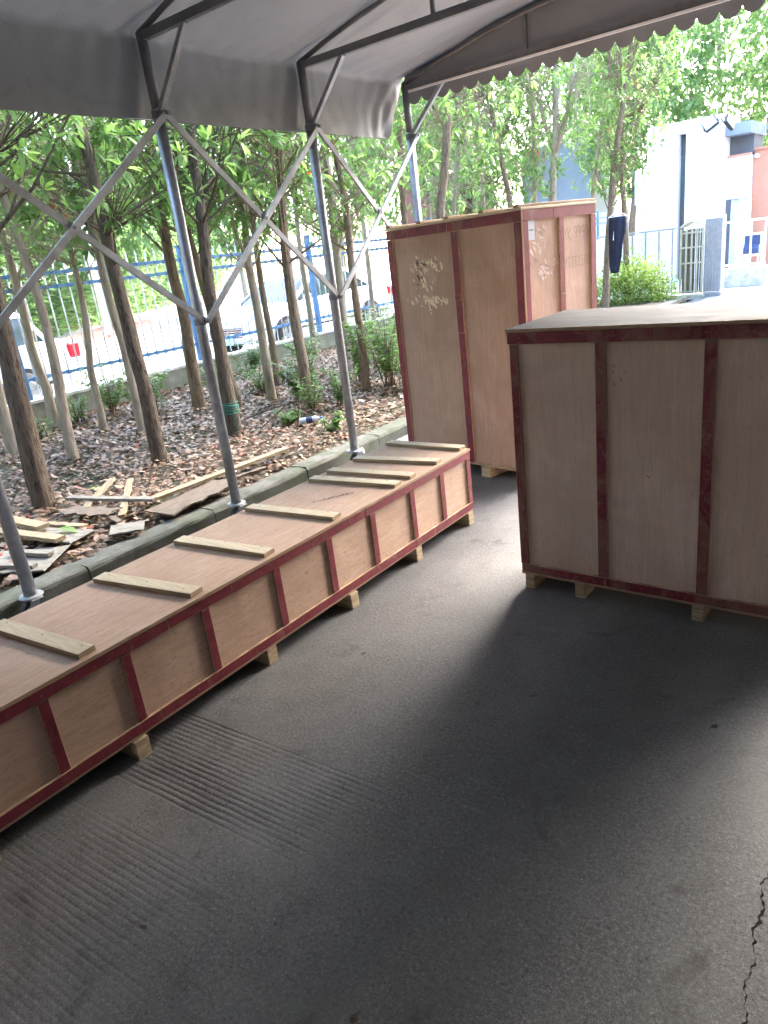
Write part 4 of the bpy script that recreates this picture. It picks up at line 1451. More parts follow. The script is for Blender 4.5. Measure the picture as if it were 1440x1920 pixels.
for (x, y, H, zl, rx, lab_) in FAR_TREES:
    path = [(x, y, 0.0), (x + random.uniform(-.2, .2), y, H * .3), (x + random.uniform(-.4, .4), y, H * .8)]
    make_tree(random.choice('ML'), .14, path, H, zl, rx, 850, 8, .32, .36, lab_, "trees in the background", MAT['leaffar'], nlimb=18, twigs=False, clsize=.12)

# hedge bank across the road: one mass of leaves
n = 62000
t = rng.uniform(-20, 62, n)
dep = rng.uniform(0, 2.2, n) ** 1.0
hz = rng.beta(1.1, 1.2, n) * (7.0 + .9 * np.sin(t * .55) + .5 * np.sin(t * 1.7 + 1))
px = FK0.x + FKD.x * t + FKN.x * (3.0 + dep - .3 * hz)
py = FK0.y + FKD.y * t + FKN.y * (3.0 + dep - .3 * hz)
Pn = np.stack([px, py, .05 + hz], -1)
D = rng.normal(0, 1, (n, 3))
D[:, 2] = np.abs(D[:, 2]) * .4 - .2
D += np.array([-FKN.x, -FKN.y, .2]) * .6
hedge = obj("hedge_bank", leaf_mesh("hedge_bank", Pn, D, rng.normal(0, .5, (n, 3)) + np.array([0, 0, 1.]), rng.uniform(.2, .42, n), rng.uniform(.09, .17, n), MAT['leaffar'],
            (np.clip(.5 + .25 * np.sin(t * 2.1) + rng.normal(0, .2, n), 0, 1), np.zeros(n))))
tag(hedge, "dense green hedge along the far side of the road", "hedge", kind="stuff")
# the dark earth bank inside the hedge
m = MB()
q0, q1 = FK0 - FKD * 20 + FKN * 4.3, FK0 + FKD * 62 + FKN * 4.3
q2, q3 = q1 + FKN * 2.5, q0 + FKN * 2.5
m.add([(q0.x, q0.y, -.05), (q1.x, q1.y, -.05), (q2.x, q2.y, -.05), (q3.x, q3.y, -.05), (q0.x + FKN.x * .6, q0.y + FKN.y * .6, 2.2), (q1.x + FKN.x * .6, q1.y + FKN.y * .6, 2.2), (q2.x - FKN.x * .5, q2.y - FKN.y * .5, 2.2), (q3.x - FKN.x * .5, q3.y - FKN.y * .5, 2.2)],
      [(0, 1, 5, 4), (1, 2, 6, 5), (2, 3, 7, 6), (3, 0, 4, 7), (4, 5, 6, 7)])
tag(m.build("earth_bank", MAT['ground']), kind="structure")

# ------------------------------------------------------------------ fallen leaves
def litter(n, x0, x1, y0, y1, seed, smin, smax, lift):
    r = np.random.default_rng(seed)
    X = r.uniform(x0, x1, n)
    Y = r.uniform(y0, y1, n)
    keep = X < (-3.745 - .018 * (Y - 1.5) - .17)
    X, Y = X[keep], Y[keep]
    n = len(X)
    Z = bed_z(X, Y) + r.uniform(.004, lift, n)
    a = r.uniform(0, 6.28, n)
    D = np.stack([np.cos(a), np.sin(a), r.normal(0, .22, n)], -1)
    N = r.normal(0, .26, (n, 3)) + np.array([0, 0, 1.0])
    L = r.uniform(smin, smax, n)
    dark = np.clip(.5 + .28 * vnoise(X * 2.2, Y * 2.2, 44) + r.normal(0, .22, n), 0, 1)
    return np.stack([X, Y, Z], -1), D, N, L, L * r.uniform(.34, .55, n), (dark, (r.uniform(0, 1, n) < .05).astype(float) * .5), r.uniform(-.25, .45, n), r.uniform(-.05, .28, n)


Pn, D, N, L, W, tn, dr, cu = litter(38000, -8.36, -3.9, .4, 12.0, 3, .03, .085, .035)
ll = obj("leaf_litter", leaf_mesh("leaf_litter", Pn, D, N, L, W, MAT['deadleaf'], tn, dr, cu))
tag(ll, "carpet of dry brown fallen leaves under the trees", "leaf litter", kind="stuff")
# the nearest, largest leaves lie on top one by one
protos = []
for k_ in range(10):
    r_ = random.uniform
    P1 = np.zeros((1, 3))
    L1 = r_(.065, .105)
    protos.append(leaf_mesh("fallen_leaf", P1, np.array([[1., 0, r_(-.1, .15)]]), np.array([[r_(-.2, .2), r_(-.2, .2), 1.]]), np.array([L1]), np.array([L1 * r_(.38, .55)]), MAT['deadleaf'],
                            (np.array([r_(.35, 1.0)]), np.array([.5 if k_ == 3 else 0.0])), r_(-.2, .4), r_(0, .25)))
cnt = 0
while cnt < 290:
    y = 1.4 + abs(random.gauss(0, 1.5))
    x = random.uniform(-5.4, -3.98)
    if y > 5.6 or x > kx(y) - .20:
        continue
    obj("fallen_leaf", protos[cnt % 10], bed, (x, y, bz(x, y) + random.uniform(.030, .045)), (random.uniform(-.35, .35), random.uniform(-.35, .35), random.uniform(0, 6.28)))
    cnt += 1

# ------------------------------------------------------------------ undergrowth
def shrub(x, y, h, rad, nst, label, mat=MAT['weed'], L=.095, Wd=.42, per=10, cat="shrub", group="weeds and saplings under the trees", name="undergrowth_shrub", z0=None):
    zz = bz(x, y) if z0 is None else z0
    root = empty(name, (x, y, zz))
    tag(root, label, cat, group)
    m = MB()
    Pn, Dn, Nn = [], [], []
    for s_ in range(nst):
        an = random.uniform(0, 6.28)
        lean = random.uniform(.2, 1) * rad
        hh = h * random.uniform(.55, 1.05)
        p0 = Vector((random.uniform(-.2, .2) * rad, random.uniform(-.2, .2) * rad, -.02))
        p2 = Vector((math.cos(an) * lean, math.sin(an) * lean, hh))
        p1 = (p0 + p2) / 2 + Vector((0, 0, hh * .15))
        m.tube([p0, p1, p2], [.006, .004, .002], 4, cap=False)
        for j in range(per):
            t = .25 + .75 * j / max(1, per - 1)
            q_ = p0 * (1 - t) ** 2 + p1 * 2 * t * (1 - t) + p2 * t * t
            for sg in (-1, 1):
                a2 = an + sg * random.uniform(.7, 1.9)
                Pn.append(tuple(q_))
                Dn.append((math.cos(a2), math.sin(a2), random.uniform(-.2, .5)))
                Nn.append((random.uniform(-.3, .3), random.uniform(-.3, .3), 1))
    n_ = len(Pn)
    m.build("stems", MAT['bark_M'], root)
    base = random.uniform(.3, .75)
    obj("foliage", leaf_mesh("foliage", Pn, Dn, Nn, L * rng.uniform(.7, 1.3, n_), L * Wd * rng.uniform(.8, 1.2, n_), mat, (np.clip(base + rng.normal(0, .2, n_), 0, 1), np.zeros(n_)), .25), root)
    return root


SHR = [(-5.75, 5.95, .50, .24, 14, "leafy weeds round the foot of the brown trunk before the windscreen"),
       (-5.25, 5.55, .30, .18, 10, "low green sprouts left of the third tent pole, near the bottle"),
       (-4.95, 5.65, .38, .20, 12, "green sprouts just left of the third tent pole's lower half"),
       (-5.15, 6.85, .78, .34, 20, "tall leafy sapling clump right of the third tent pole"),
       (-5.75, 7.05, .70, .32, 18, "leafy clump hiding the foot of the thick smooth pale trunk"),
       (-4.75, 6.75, .45, .28, 14, "weeds at the tall crate's left foot behind the kerb"),
       (-5.55, 8.3, .85, .35, 18, "sapling rising against the wall beside the tall crate"),
       (-6.6, 8.6, .65, .35, 16, "leafy clump against the low wall below the white car's door"),
       (-6.7, 6.2, .32, .28, 14, "green weeds between the smooth pale trunk and the low wall"),
       (-7.15, 5.9, .40, .30, 14, "green weeds by the wall behind the thick brown trunk"),
       (-7.45, 5.0, .42, .30, 14, "green weeds against the wall left of the second tent pole"),
       (-7.9, 4.8, .55, .26, 10, "sapling leaning on the low wall right of the wavy thin trunk"),
       (-7.85, 4.35, .30, .22, 9, "small weeds at the wall foot near the wavy thin trunk"),
       (-7.6, 3.75, .24, .20, 8, "small weeds at the wall foot below the silver car"),
       (-5.05, 4.95, .14, .16, 8, "low bright sprouts in the leaves right of the twine-tied trunk"),
       (-4.30, 4.75, .16, .10, 6, "small sprout behind the kerb just left of the third tent pole"),
       (-6.9, 9.6, .6, .35, 14, "leafy clump against the wall behind the tall crate's left edge"),
       (-7.9, 7.1, .45, .3, 12, "weeds at the wall below the white car's bumper"),
       (-7.2, 7.6, .5, .3, 12, "weeds by the wall behind the thin brown trunk")]
for s_ in SHR:
    shrub(s_[0], s_[1], s_[2] * 1.15, s_[3] * 1.25, int(s_[4] * 1.4), s_[5], L=.095 if s_[2] > .4 else .06)

# bright bush by the gate
bush = empty("round_bush", (-4.95, 15.0, 0))
tag(bush, "bright yellow-green bush beside the gate, right of the tall crate", "bush")
n = 7500
q_ = rng.normal(0, 1, (n, 3))
q_ /= np.linalg.norm(q_, axis=1, keepdims=True)
q_ *= (rng.uniform(.55, 1.05, (n, 1)))
q_[:, 2] = np.abs(q_[:, 2])
lump = 1 + .16 * np.sin(q_[:, 0] * 9 + 1) * np.cos(q_[:, 1] * 8)
Pn = q_ * np.array([.90, .62, .92]) * lump[:, None] + np.array([0, 0, .02])
obj("foliage", leaf_mesh("foliage", Pn, q_ + rng.normal(0, .6, (n, 3)), rng.normal(0, .4, (n, 3)) + np.array([0, 0, 1.]), rng.uniform(.04, .085, n), rng.uniform(.02, .04, n), MAT['leafbush'],
    (np.clip(.55 + rng.normal(0, .25, n), 0, 1), np.zeros(n)), .2), bush)
m = MB()
for k_ in range(12):
    a_ = random.uniform(0, 6.28)
    m.tube([(0, 0, 0), (math.cos(a_) * .3, math.sin(a_) * .22, .35), (math.cos(a_) * .6, math.sin(a_) * .42, .6)], [.014, .009, .004], 5, cap=False)
m.build("stems", MAT['bark_M'], bush)

# ------------------------------------------------------------------ scraps lying on the bed and kerb
def board(name, p0, p1, w, th, mat, label, cat, lift=.035, roll=0.0, jag=0.0):
    p0, p1 = Vector(p0), Vector(p1)
    mid = (p0 + p1) / 2
    d = p1 - p0
    L_ = d.length
    az = math.atan2(d.y, d.x)
    el = math.atan2(d.z, math.hypot(d.x, d.y))
    nseg = 8
    m = MB()
    vs, fs = [], []
    for k_ in range(nseg + 1):
        x = -L_ / 2 + L_ * k_ / nseg
        e0, e1 = random.uniform(-jag, jag), random.uniform(-jag, jag)
        xe = random.uniform(-jag, jag) * 1.5 if k_ in (0, nseg) else 0
        for (yy, zz) in ((-w / 2 + e0, 0), (w / 2 + e1, 0), (w / 2 + e1, th), (-w / 2 + e0, th)):
            vs.append((x + xe + random.uniform(-jag, jag) * .6 * (k_ in (0, nseg)), yy, zz))
    for k_ in range(nseg):
        b = k_ * 4
        for q_ in range(4):
            q2 = (q_ + 1) % 4
            fs.append((b + q_, b + q2, b + 4 + q2, b + 4 + q_))
    fs += [(0, 1, 2, 3)[::-1], tuple(nseg * 4 + q_ for q_ in range(4))]
    m.add(vs, fs)
    o = m.build(name, mat, None, tuple(mid))
    o.rotation_euler = (roll, -el, az)
    return tag(o, label, cat)


Z = .155
board("wood_offcut", (-4.98, 2.02, Z + .03), (-4.50, 2.04, Z + .03), .085, .028, MAT['scrap'], "short thick pale wood block at the left edge behind the first tent pole", "offcut", jag=.003)
board("plank", (-4.88, 1.86, Z + .02), (-4.20, 1.985, Z + .01), .075, .026, MAT['scrap'], "pale plank lying on leaves just right of the first tent pole", "plank", jag=.003)
board("broken_board", (-4.75, 1.98, Z - .005), (-4.18, 2.10, Z - .01), .20, .010, MAT['scrapgrey'], "thin grey board under the pale plank by the first tent pole", "board", jag=.02)
board("broken_board", (-4.55, 1.48, Z - .01), (-4.02, 1.86, Z - .025), .34, .010, MAT['scrapgrey'], "cracked pale grey sheet at the kerb behind the first tent pole", "board", jag=.02)
board("wood_offcut", (-4.35, 1.74, Z), (-4.06, 1.84, Z - .005), .05, .022, MAT['scrapgrey'], "small grey offcut lying on the cracked grey sheet", "offcut", jag=.004)
board("wood_offcut", (-4.30, 1.56, Z), (-4.0, 1.70, Z - .012), .045, .020, MAT['scrapgrey'], "grey offcut at the lower edge of the cracked grey sheet", "offcut", jag=.004)
board("stick", (-4.56, 2.30, Z - .01), (-5.06, 2.93, Z + .03), .052, .016, MAT['scrap'], "pale stick slanting over the grey bar among the leaves", "stick", jag=.003)
board("stick", (-4.22, 2.44, Z), (-4.90, 2.98, Z + .02), .045, .016, MAT['scrap'], "shorter yellowish stick crossing under the grey bar's right half", "stick", jag=.004)
board("wooden_bar", (-5.00, 2.50, Z + .02), (-4.22, 2.71, Z + .022), .055, .020, MAT['scrapgrey'], "long grey weathered bar half buried in leaves, crossed by two sticks", "bar", jag=.004)
board("plank", (-4.26, 2.70, Z + .015), (-4.18, 4.02, Z + .02), .075, .022, MAT['scrap'], "longest loose plank running behind the second tent pole", "plank", jag=.004)
board("broken_board", (-4.02, 2.62, Z - .01), (-4.06, 3.24, Z + .005), .26, .012, MAT['scrapdark'], "brown delaminating board on the kerb left of the second tent pole", "board", jag=.02)
board("bark_sheet", (-4.78, 2.36, Z + .01), (-4.30, 2.42, Z + .03), .15, .008, MAT['scrapdark'], "curved brown sheet lying right of the nearest dark trunk", "sheet", jag=.03)
board("stick", (-4.50, 2.42, Z + .02), (-4.12, 2.36, Z), .04, .010, MAT['scrapdark'], "small brown strip next to the curved brown sheet", "stick", jag=.01)
board("broken_board", (-4.06, 2.26, Z - .012), (-3.93, 2.42, Z - .018), .17, .012, MAT['scrapgrey'], "small grey panel piece overhanging the kerb edge", "board", jag=.015)
board("wood_offcut", (-4.66, 2.14, Z), (-4.30, 2.22, Z), .05, .014, MAT['scrap'], "short yellowish offcut between leaves above the pale plank", "offcut", jag=.006)
board("branch", (-4.10, 3.20, Z - .01), (-4.02, 3.62, Z - .01), .04, .022, MAT['scrapdark'], "dark piece of branch behind the kerb right of the second tent pole", "branch", jag=.01)
# thick green leaf
g = leaf_mesh("green_leaf", np.zeros((1, 3)), np.array([[1., .35, .05]]), np.array([[0, .1, 1.]]), np.array([.17]), np.array([.075]), MAT['weed'], (np.array([.9]), np.zeros(1)), .2, .1)
tag(obj("green_leaf", g, None, (-4.42, 2.08, Z + .025)), "large fallen green leaf right of the pale plank", "leaf")
g = leaf_mesh("yellow_leaf", np.zeros((1, 3)), np.array([[.6, .8, .1]]), np.array([[0, .1, 1.]]), np.array([.10]), np.array([.05]), MAT['leafbush'], (np.array([1.0]), np.zeros(1)), .2, .1)
tag(obj("yellow_leaf", g, None, (-4.98, 2.66, Z + .04)), "yellow fallen leaf left of the pale slanting stick", "leaf")

# dry twigs by the bottle
for (p0, p1, p2, lab_) in (((-5.05, 4.55, .17), (-4.95, 4.9, .36), (-4.6, 5.15, .30), "dark bent twig arching over the plastic bottle"),
                           ((-4.72, 4.72, .15), (-4.70, 4.76, .34), (-4.72, 4.80, .44), "dark upright twig stub standing before the plastic bottle"),
                           ((-5.6, 4.85, .17), (-5.4, 5.1, .24), (-5.15, 5.2, .28), "thin fallen twig behind the twine-tied trunk's right side")):
    m = MB().tube([p0, p1, p2], [.009, .008, .005], 6)
    tag(m.build("twig", MAT['bark_D']), lab_, "twig")

# plastic bottle
Mb = Matrix.Translation((-4.72, 4.90, bz(-4.72, 4.9) + .065)) @ Matrix.Rotation(R(35), 4, 'Z') @ Matrix.Rotation(R(86), 4, 'Y')
bt = empty("plastic_bottle", (0, 0, 0))
tag(bt, "empty clear plastic bottle lying in the leaves left of the third tent pole", "bottle")
MB().lathe([(0, -.10), (.030, -.10), (.033, -.09), (.032, -.05), (.033, -.045), (.032, 0), (.033, .005), (.032, .05), (.026, .075), (.013, .095), (.013, .105), (0, .105)], 14, Mb).build("bottle_body", MAT['plastic'], bt, smooth=True)
MB().lathe([(.034, -.03), (.034, .03)], 14, Mb).build("bottle_label", MAT['bluecloth'], bt)
MB().lathe([(0, .125), (.015, .125), (.015, .104), (0, .104)], 12, Mb).build("cap", MAT['blue'], bt)

# green twine round the trunk
m = MB()
tb = Vector((-5.40, 4.53, 0))
for k_ in range(9):
    z = .325 + .012 * k_ + random.uniform(-.008, .008)
    tl_ = random.uniform(-.25, .25)
    rr = .078 + random.uniform(0, .008)
    m.tube([(tb.x + rr * math.cos(a_), tb.y + rr * math.sin(a_), z + tl_ * .06 * math.sin(a_ + k_)) for a_ in np.linspace(0, 6.283, 17)], .0035, 4, cap=False)
m.tube([(tb.x + .075, tb.y - .02, .34), (tb.x + .095, tb.y - .03, .25), (tb.x + .088, tb.y - .035, .16), (tb.x + .10, tb.y - .03, .13)], .0035, 4)
m.tube([(tb.x + .07, tb.y - .04, .36), (tb.x + .10, tb.y - .06, .28), (tb.x + .075, tb.y - .05, .2)], .0035, 4)
tag(m.build("twine", MAT['twine']), "green twine wound round the foot of a dark trunk", "twine")
m = MB().box(-.022, .022, -.028, .028, -.012, .03, ch=.006, M=Matrix.Rotation(.5, 4, 'X') @ Matrix.Rotation(.6, 4, 'Z'))
tag(m.build("paper_scrap", MAT['paper'], None, (-3.595, 4.275, .115)), "crumpled white paper caught on the third tent pole's castor", "paper")
m = MB().box(-.015, .015, -.02, .02, -.004, .006, ch=.003)
for (x, y, a_, lab_) in ((-1.03, 2.02, .4, "dark clod on the floor in the near crate's shadow"), (-.43, 2.13, 1.0, "dark clod on the floor near the right edge"), (-1.50, .62, .2, "dark scrap of dirt on the floor at lower left"), (-1.80, 1.98, 1.2, "dark crumb on the floor beside the long crate's skid"), (-.86, .74, .8, "dark crumb on the floor at the lower middle")):
    mm = MB()
    for _ in range(3):
        cx_, cy_ = random.uniform(-.008, .008), random.uniform(-.006, .006)
        n_ = 7
        rr_ = [random.uniform(.003, .009) for _k in range(n_)]
        mm.add([(cx_ + 1.6 * rr_[q_] * math.cos(6.283 * q_ / n_), cy_ + rr_[q_] * math.sin(6.283 * q_ / n_), 0) for q_ in range(n_)] + [(cx_, cy_, random.uniform(.002, .005))],
               [(q_, (q_ + 1) % n_, n_) for q_ in range(n_)])
    o = mm.build("clod", MAT['bark_D'], None, (x, y, .001), (0, 0, a_), smooth=True)
    tag(o, lab_, "clod")

# ================================================================== CARS ON THE ROAD
def loft(m, secs, mi=0, caps=True):
    """secs: list of rings (same count)"""
    n = len(secs[0])
    b = len(m.v)
    for r in secs:
        m.v += [tuple(p) for p in r]
    for i_ in range(len(secs) - 1):
        for k_ in range(n):
            k2 = (k_ + 1) % n
            m.f.append((b + i_ * n + k_, b + i_ * n + k2, b + (i_ + 1) * n + k2, b + (i_ + 1) * n + k_))
            m.m.append(mi)
    if caps:
        m.f.append(tuple(b + k_ for k_ in range(n))[::-1])
        m.f.append(tuple(b + (len(secs) - 1) * n + k_ for k_ in range(n)))
        m.m += [mi, mi]


def car(name, loc, rz, paint, label, group, estate=False, plate_txt=None):
    root = empty(name, loc, rz)
    tag(root, label, "car", group)
    # lower body: stations along y (front +)
    st = [(-2.28, .36, .80, .74), (-2.24, .30, .98, .84), (-2.05, .24, 1.02, .885), (-1.4, .20, 1.0, .90), (-.4, .19, .97, .905), (.6, .19, .95, .905), (1.05, .20, .94, .90), (1.5, .21, .88, .885), (1.95, .24, .78, .85), (2.2, .28, .68, .78), (2.3, .36, .56, .66)]
    secs = []
    for (y, z0, z1, hw) in st:
        zm = z0 + (z1 - z0) * .55
        ring = [(hw * .90, y, z0), (hw * .985, y, z0 + .10), (hw, y, zm), (hw * .97, y, z1 - .06), (hw * .88, y, z1), (0, y, z1 + .025), (-hw * .88, y, z1), (-hw * .97, y, z1 - .06), (-hw, y, zm), (-hw * .985, y, z0 + .10), (-hw * .90, y, z0)]
        secs.append(ring)
    m = MB()
    loft(m, secs)
    m.build("body", paint, root, smooth=True)
    # greenhouse: dark glass volume, painted roof and pillars
    yb0, yb1 = (-2.02 if estate else -1.75), 1.12
    yt0, yt1 = (-1.78 if estate else -1.05), .30
    def ring(t, inset=0.0):
        z = .96 + t * .47
        hw = .80 - .17 * t + inset
        y0, y1 = yb0 + (yt0 - yb0) * t, yb1 + (yt1 - yb1) * t
        return [(hw, y0 + .08, z), (hw, y1 - .1, z), (hw * .8, y1 + inset, z), (-hw * .8, y1 + inset, z), (-hw, y1 - .1, z), (-hw, y0 + .08, z), (-hw * .8, y0 - inset, z), (hw * .8, y0 - inset, z)]
    m = MB()
    loft(m, [ring(-.05), ring(.5), ring(.93)])
    m.build("windows", MAT['glass'], root)
    m = MB()
    loft(m, [ring(.90, .008), ring(1.0, .0), [(p[0] * .9, p[1] * .95, p[2] + .035) for p in ring(1.0)]])
    m.build("roof", paint, root, smooth=False)
    for s in (-1, 1):
        for (tb, tt) in (((yb1 - .08), (yt1 - .08)), (-.32, -.40), ((yb0 + .10), (yt0 + .10))):
            MB().bar((s * .805, tb, .97), (s * .645, tt, 1.40), .02, .075, up=(0, 1, 0)).build("pillar", paint, root)
        if estate:
            MB().bar((s * .805, -1.15, .97), (s * .645, -1.15, 1.40), .02, .07, up=(0, 1, 0)).build("pillar", paint, root)
        MB().box(-.09, .09, -.05, .05, -.06, .06, ch=.03, M=Matrix.Translation((s * .97, .80, 1.0))).build("mirror", paint, root)
        MB().box(-.006, .006, -.09, .09, -.014, .014, M=Matrix.Translation((s * .905, -.05, .80))).build("handle", MAT['chrome'], root)
        MB().box(-.006, .006, -.09, .09, -.014, .014, M=Matrix.Translation((s * .905, -1.0, .82))).build("handle", MAT['chrome'], root)
        MB().box(-.004, .004, -2.0, 1.5, -.02, .02, M=Matrix.Translation((s * .902, .1, .42))).build("side_trim", MAT['black'], root)
        # lamps
        m = MB()
        m.add([(s * .50, 2.24, .60), (s * .76, 2.12, .62), (s * .83, 1.86, .76), (s * .62, 2.10, .74),
               (s * .50, 2.30, .60), (s * .80, 2.16, .62), (s * .88, 1.88, .77), (s * .64, 2.16, .75)],
              [(0, 1, 2, 3), (4, 7, 6, 5), (0, 4, 5, 1), (1, 5, 6, 2), (2, 6, 7, 3), (3, 7, 4, 0)])
        m.build("headlamp", MAT['lamplens'], root)
        MB().box(-.13, .13, -.16, .04, -.115, .115, ch=.03, M=Matrix.Translation((s * .745, -2.19, .82))).build("tail_lamp", MAT['redlens'], root)
        for yw in (1.42, -1.35):
            # arch and wheel
            MB().lathe([(.0, -.02), (.37, -.02), (.37, .012), (.34, .014), (0, .014)], 22, Matrix.Translation((s * .888, yw, .33)) @ Matrix.Rotation(R(90), 4, 'Y')).build("wheel_arch", MAT['black'], root)
            Mw = Matrix.Translation((s * .84, yw, .315)) @ Matrix.Rotation(R(90) * s, 4, 'Y')
            wh = MB().lathe([(.20, -.09), (.30, -.09), (.315, -.06), (.315, .07), (.30, .095), (.21, .095)], 22, Mw).build("wheel", MAT['rubber'], root, smooth=True)
            rm = MB().lathe([(.21, .085), (.19, .07), (.06, .075), (.05, .09), (0, .09)], 22, Mw)
            for j in range(5):
                a_ = j * 2 * math.pi / 5
                p0, p1 = Mw @ Vector((.04 * math.cos(a_), .04 * math.sin(a_), .09)), Mw @ Vector((.20 * math.cos(a_), .20 * math.sin(a_), .088))
                rm.bar(p0, p1, .05, .012, up=tuple((Mw.to_3x3() @ Vector((0, 0, 1)))))
            rm.build("rim", MAT['chrome'], wh)
    # front: grille slats, bumper intake, plate
    gm = MB().box(-.48, .48, 2.235, 2.312, .40, .60, ch=.02)
    gm.build("grille", MAT['black'], root)
    for z in (.44, .485, .53, .575):
        MB().box(-.50, .50, 2.306, 2.322, z - .008, z + .008).build("grille_slat", MAT['chrome'], root)
    pl = MB().box(-.22, .22, 2.322, 2.332, .275, .415).build("number_plate", MAT['plate'], root)
    if plate_txt:
        Mp = Matrix(((-1, 0, 0, 0), (0, 0, 1, 2.333), (0, 1, 0, 0), (0, 0, 0, 1)))
        strokes([[(px - .14, py + .30) for px, py in ln] for ln in word(plate_txt, .085, 0, .85)], .016, Mp, MAT['whitepaint'], "plate_number", pl)
    MB().box(-.7, .7, -2.33, -2.27, .36, .55, ch=.02).build("rear_bumper", paint, root)
    MB().box(-.22, .22, -2.305, -2.285, .62, .75).build("number_plate", MAT['plate'], root)
    return root


car("parked_car", (-11.30, 3.72, -.02), R(180), MAT['carpale'], "pale silver estate car with a red tail lamp, cut by the left edge", "cars parked along the road", True)
car("parked_car", (-11.30, 12.02, -.02), R(180), MAT['carwhite'], "white car with slatted grille parked behind the railing by the tall crate", "cars parked along the road", False, "02")

# lamp post across the road
lp = empty("lamp_post", (-23.2, 14.7, .1))
tag(lp, "pale slender lamp post on the far pavement", "lamp post")
MB().tube([(0, 0, 0), (0, 0, 7.5)], [.13, .07], 10).build("shaft", MAT['whitepaint'], lp, smooth=True)
MB().lathe([(.2, 0), (.2, .05), (.13, .25), (.13, .3)], 10).build("foot", MAT['whitepaint'], lp)
MB().bar((0, 0, 7.4), (1.4, -.4, 7.7), .06, .06).box(1.2, 1.8, -.55, -.35, 7.62, 7.74, ch=.02).build("lamp_arm", MAT['greymetal'], lp)

# ================================================================== GATE, BUILDINGS AND SMALL THINGS BEYOND THE YARD
# folded sliding gate
gt = empty("folding_gate", (-4.07, 16.0, 0))
tag(gt, "folded beige metal sliding gate standing at the yard entrance", "gate")
for k_, x in enumerate(np.linspace(-.21, .21, 5)):
    MB().bar((x, 0, .10), (x, 0, 1.36 + .0 * k_), .034, .034, up=(0, 1, 0)).build("upright", MAT['beigemetal'], gt)
    for j in ((2,) if k_ % 2 else ()):
        MB().bar((x + .05, .12 * j, .10), (x + .01, .12 * j, 1.36), .026, .026, up=(0, 1, 0)).build("upright", MAT['beigemetal'], gt)
for z in (.14, .70, 1.0, 1.28):
    MB().box(-.23, .23, -.021, -.0175, z - .016, z + .016).build("crossbar", MAT['beigemetal'], gt)
am = MB()
for j in range(5):
    am.tube([(x, .12 * j, 1.37 + .12 * math.cos(x / .24 * 1.45)) for x in np.linspace(-.23, .23, 9)], .018, 6)
am.build("arched_top", MAT['beigemetal'], gt)
for k_, x in enumerate(np.linspace(-.17, .17, 5)):
    MB().box(x - .036, x + .036, .10, .13, .09, 1.30 + .05 * math.cos(x * 6), ch=.006).build("back_slat", MAT['taupe'], gt)
MB().box(-.26, .26, -.05, .55, .0, .075, ch=.01).build("wheel_base", MAT['beigemetal'], gt)
# grey ribbed panel next to it
gp = empty("gate_panel", (-3.70, 16.1, 0))
tag(gp, "grey ribbed sheet metal panel standing right of the folded gate", "panel")
MB().box(-.15, .17, 0, .03, .10, 1.50, ch=.004).build("sheet", MAT['greymetal'], gp)
for k_ in range(5):
    x = -.11 + k_ * .06
    MB().box(x - .01, x + .01, -.010, -.001, .12, 1.47).build("rib", MAT['greymetal'], gp)
MB().box(-.16, .18, -.02, .05, .0, .095).build("foot_bar", MAT['greymetal'], gp)
MB().bar((.21, .02, 0), (.21, .02, 1.55), .04, .04, up=(0, 1, 0)).build("end_post", MAT['whitepaint'], gp)

# pale yard fence on the road side of the forecourt
yf = empty("yard_fence", (-5.6, 17.0, 0))
tag(yf, "pale panel fence with grey posts between the bush and the folded gate", "fence")
for k_ in range(8):
    x = -1.15 + k_ * .29
    MB().box(x - .014, x + .014, -.02, .02, 0, 1.36).build("post", MAT['greymetal'], yf)
MB().box(-1.2, .95, -.025, .025, 1.362, 1.40, ch=.004).build("top_rail", MAT['greymetal'], yf)
for k_ in range(7):
    x = -1.15 + k_ * .29
    MB().box(x + .016, x + .274, -.006, .006, .05, 1.34).build("infill_panel", MAT['whitepaint'], yf)

# white tower with its slot
tw = empty("white_tower_building", (-5.6, 21.0, 0))
tag(tw, "white rendered tower building with a narrow vertical slot", "building")
MB().box(-.92, -.135, 0, 2.0, 0, 3.575).box(.05, .90, 0, 2.0, 0, 3.575).box(-.92, .90, 0, 2.0, 3.576, 3.86).build("wall", MAT['white_render'], tw)
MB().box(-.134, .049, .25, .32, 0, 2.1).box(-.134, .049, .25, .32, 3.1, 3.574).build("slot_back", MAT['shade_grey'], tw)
MB().box(-.134, .049, .27, .29, 2.101, 3.099).build("slot_window", MAT['winglass'], tw)
MB().box(-1.36, -.921, .35, 2.0, 2.05, 2.92).build("wing", MAT['white_render'], tw)
MB().box(-1.30, -.921, .55, 1.9, 0, 2.049).build("wing_base", MAT['white_render'], tw)
wb = MB().box(-1.24, -1.0, .53, .549, .6, 1.9).build("window", MAT['curtain'], tw)
MB().box(-1.26, -1.241, .52, .56, .58, 1.92).build("frame", MAT['whitepaint'], wb)
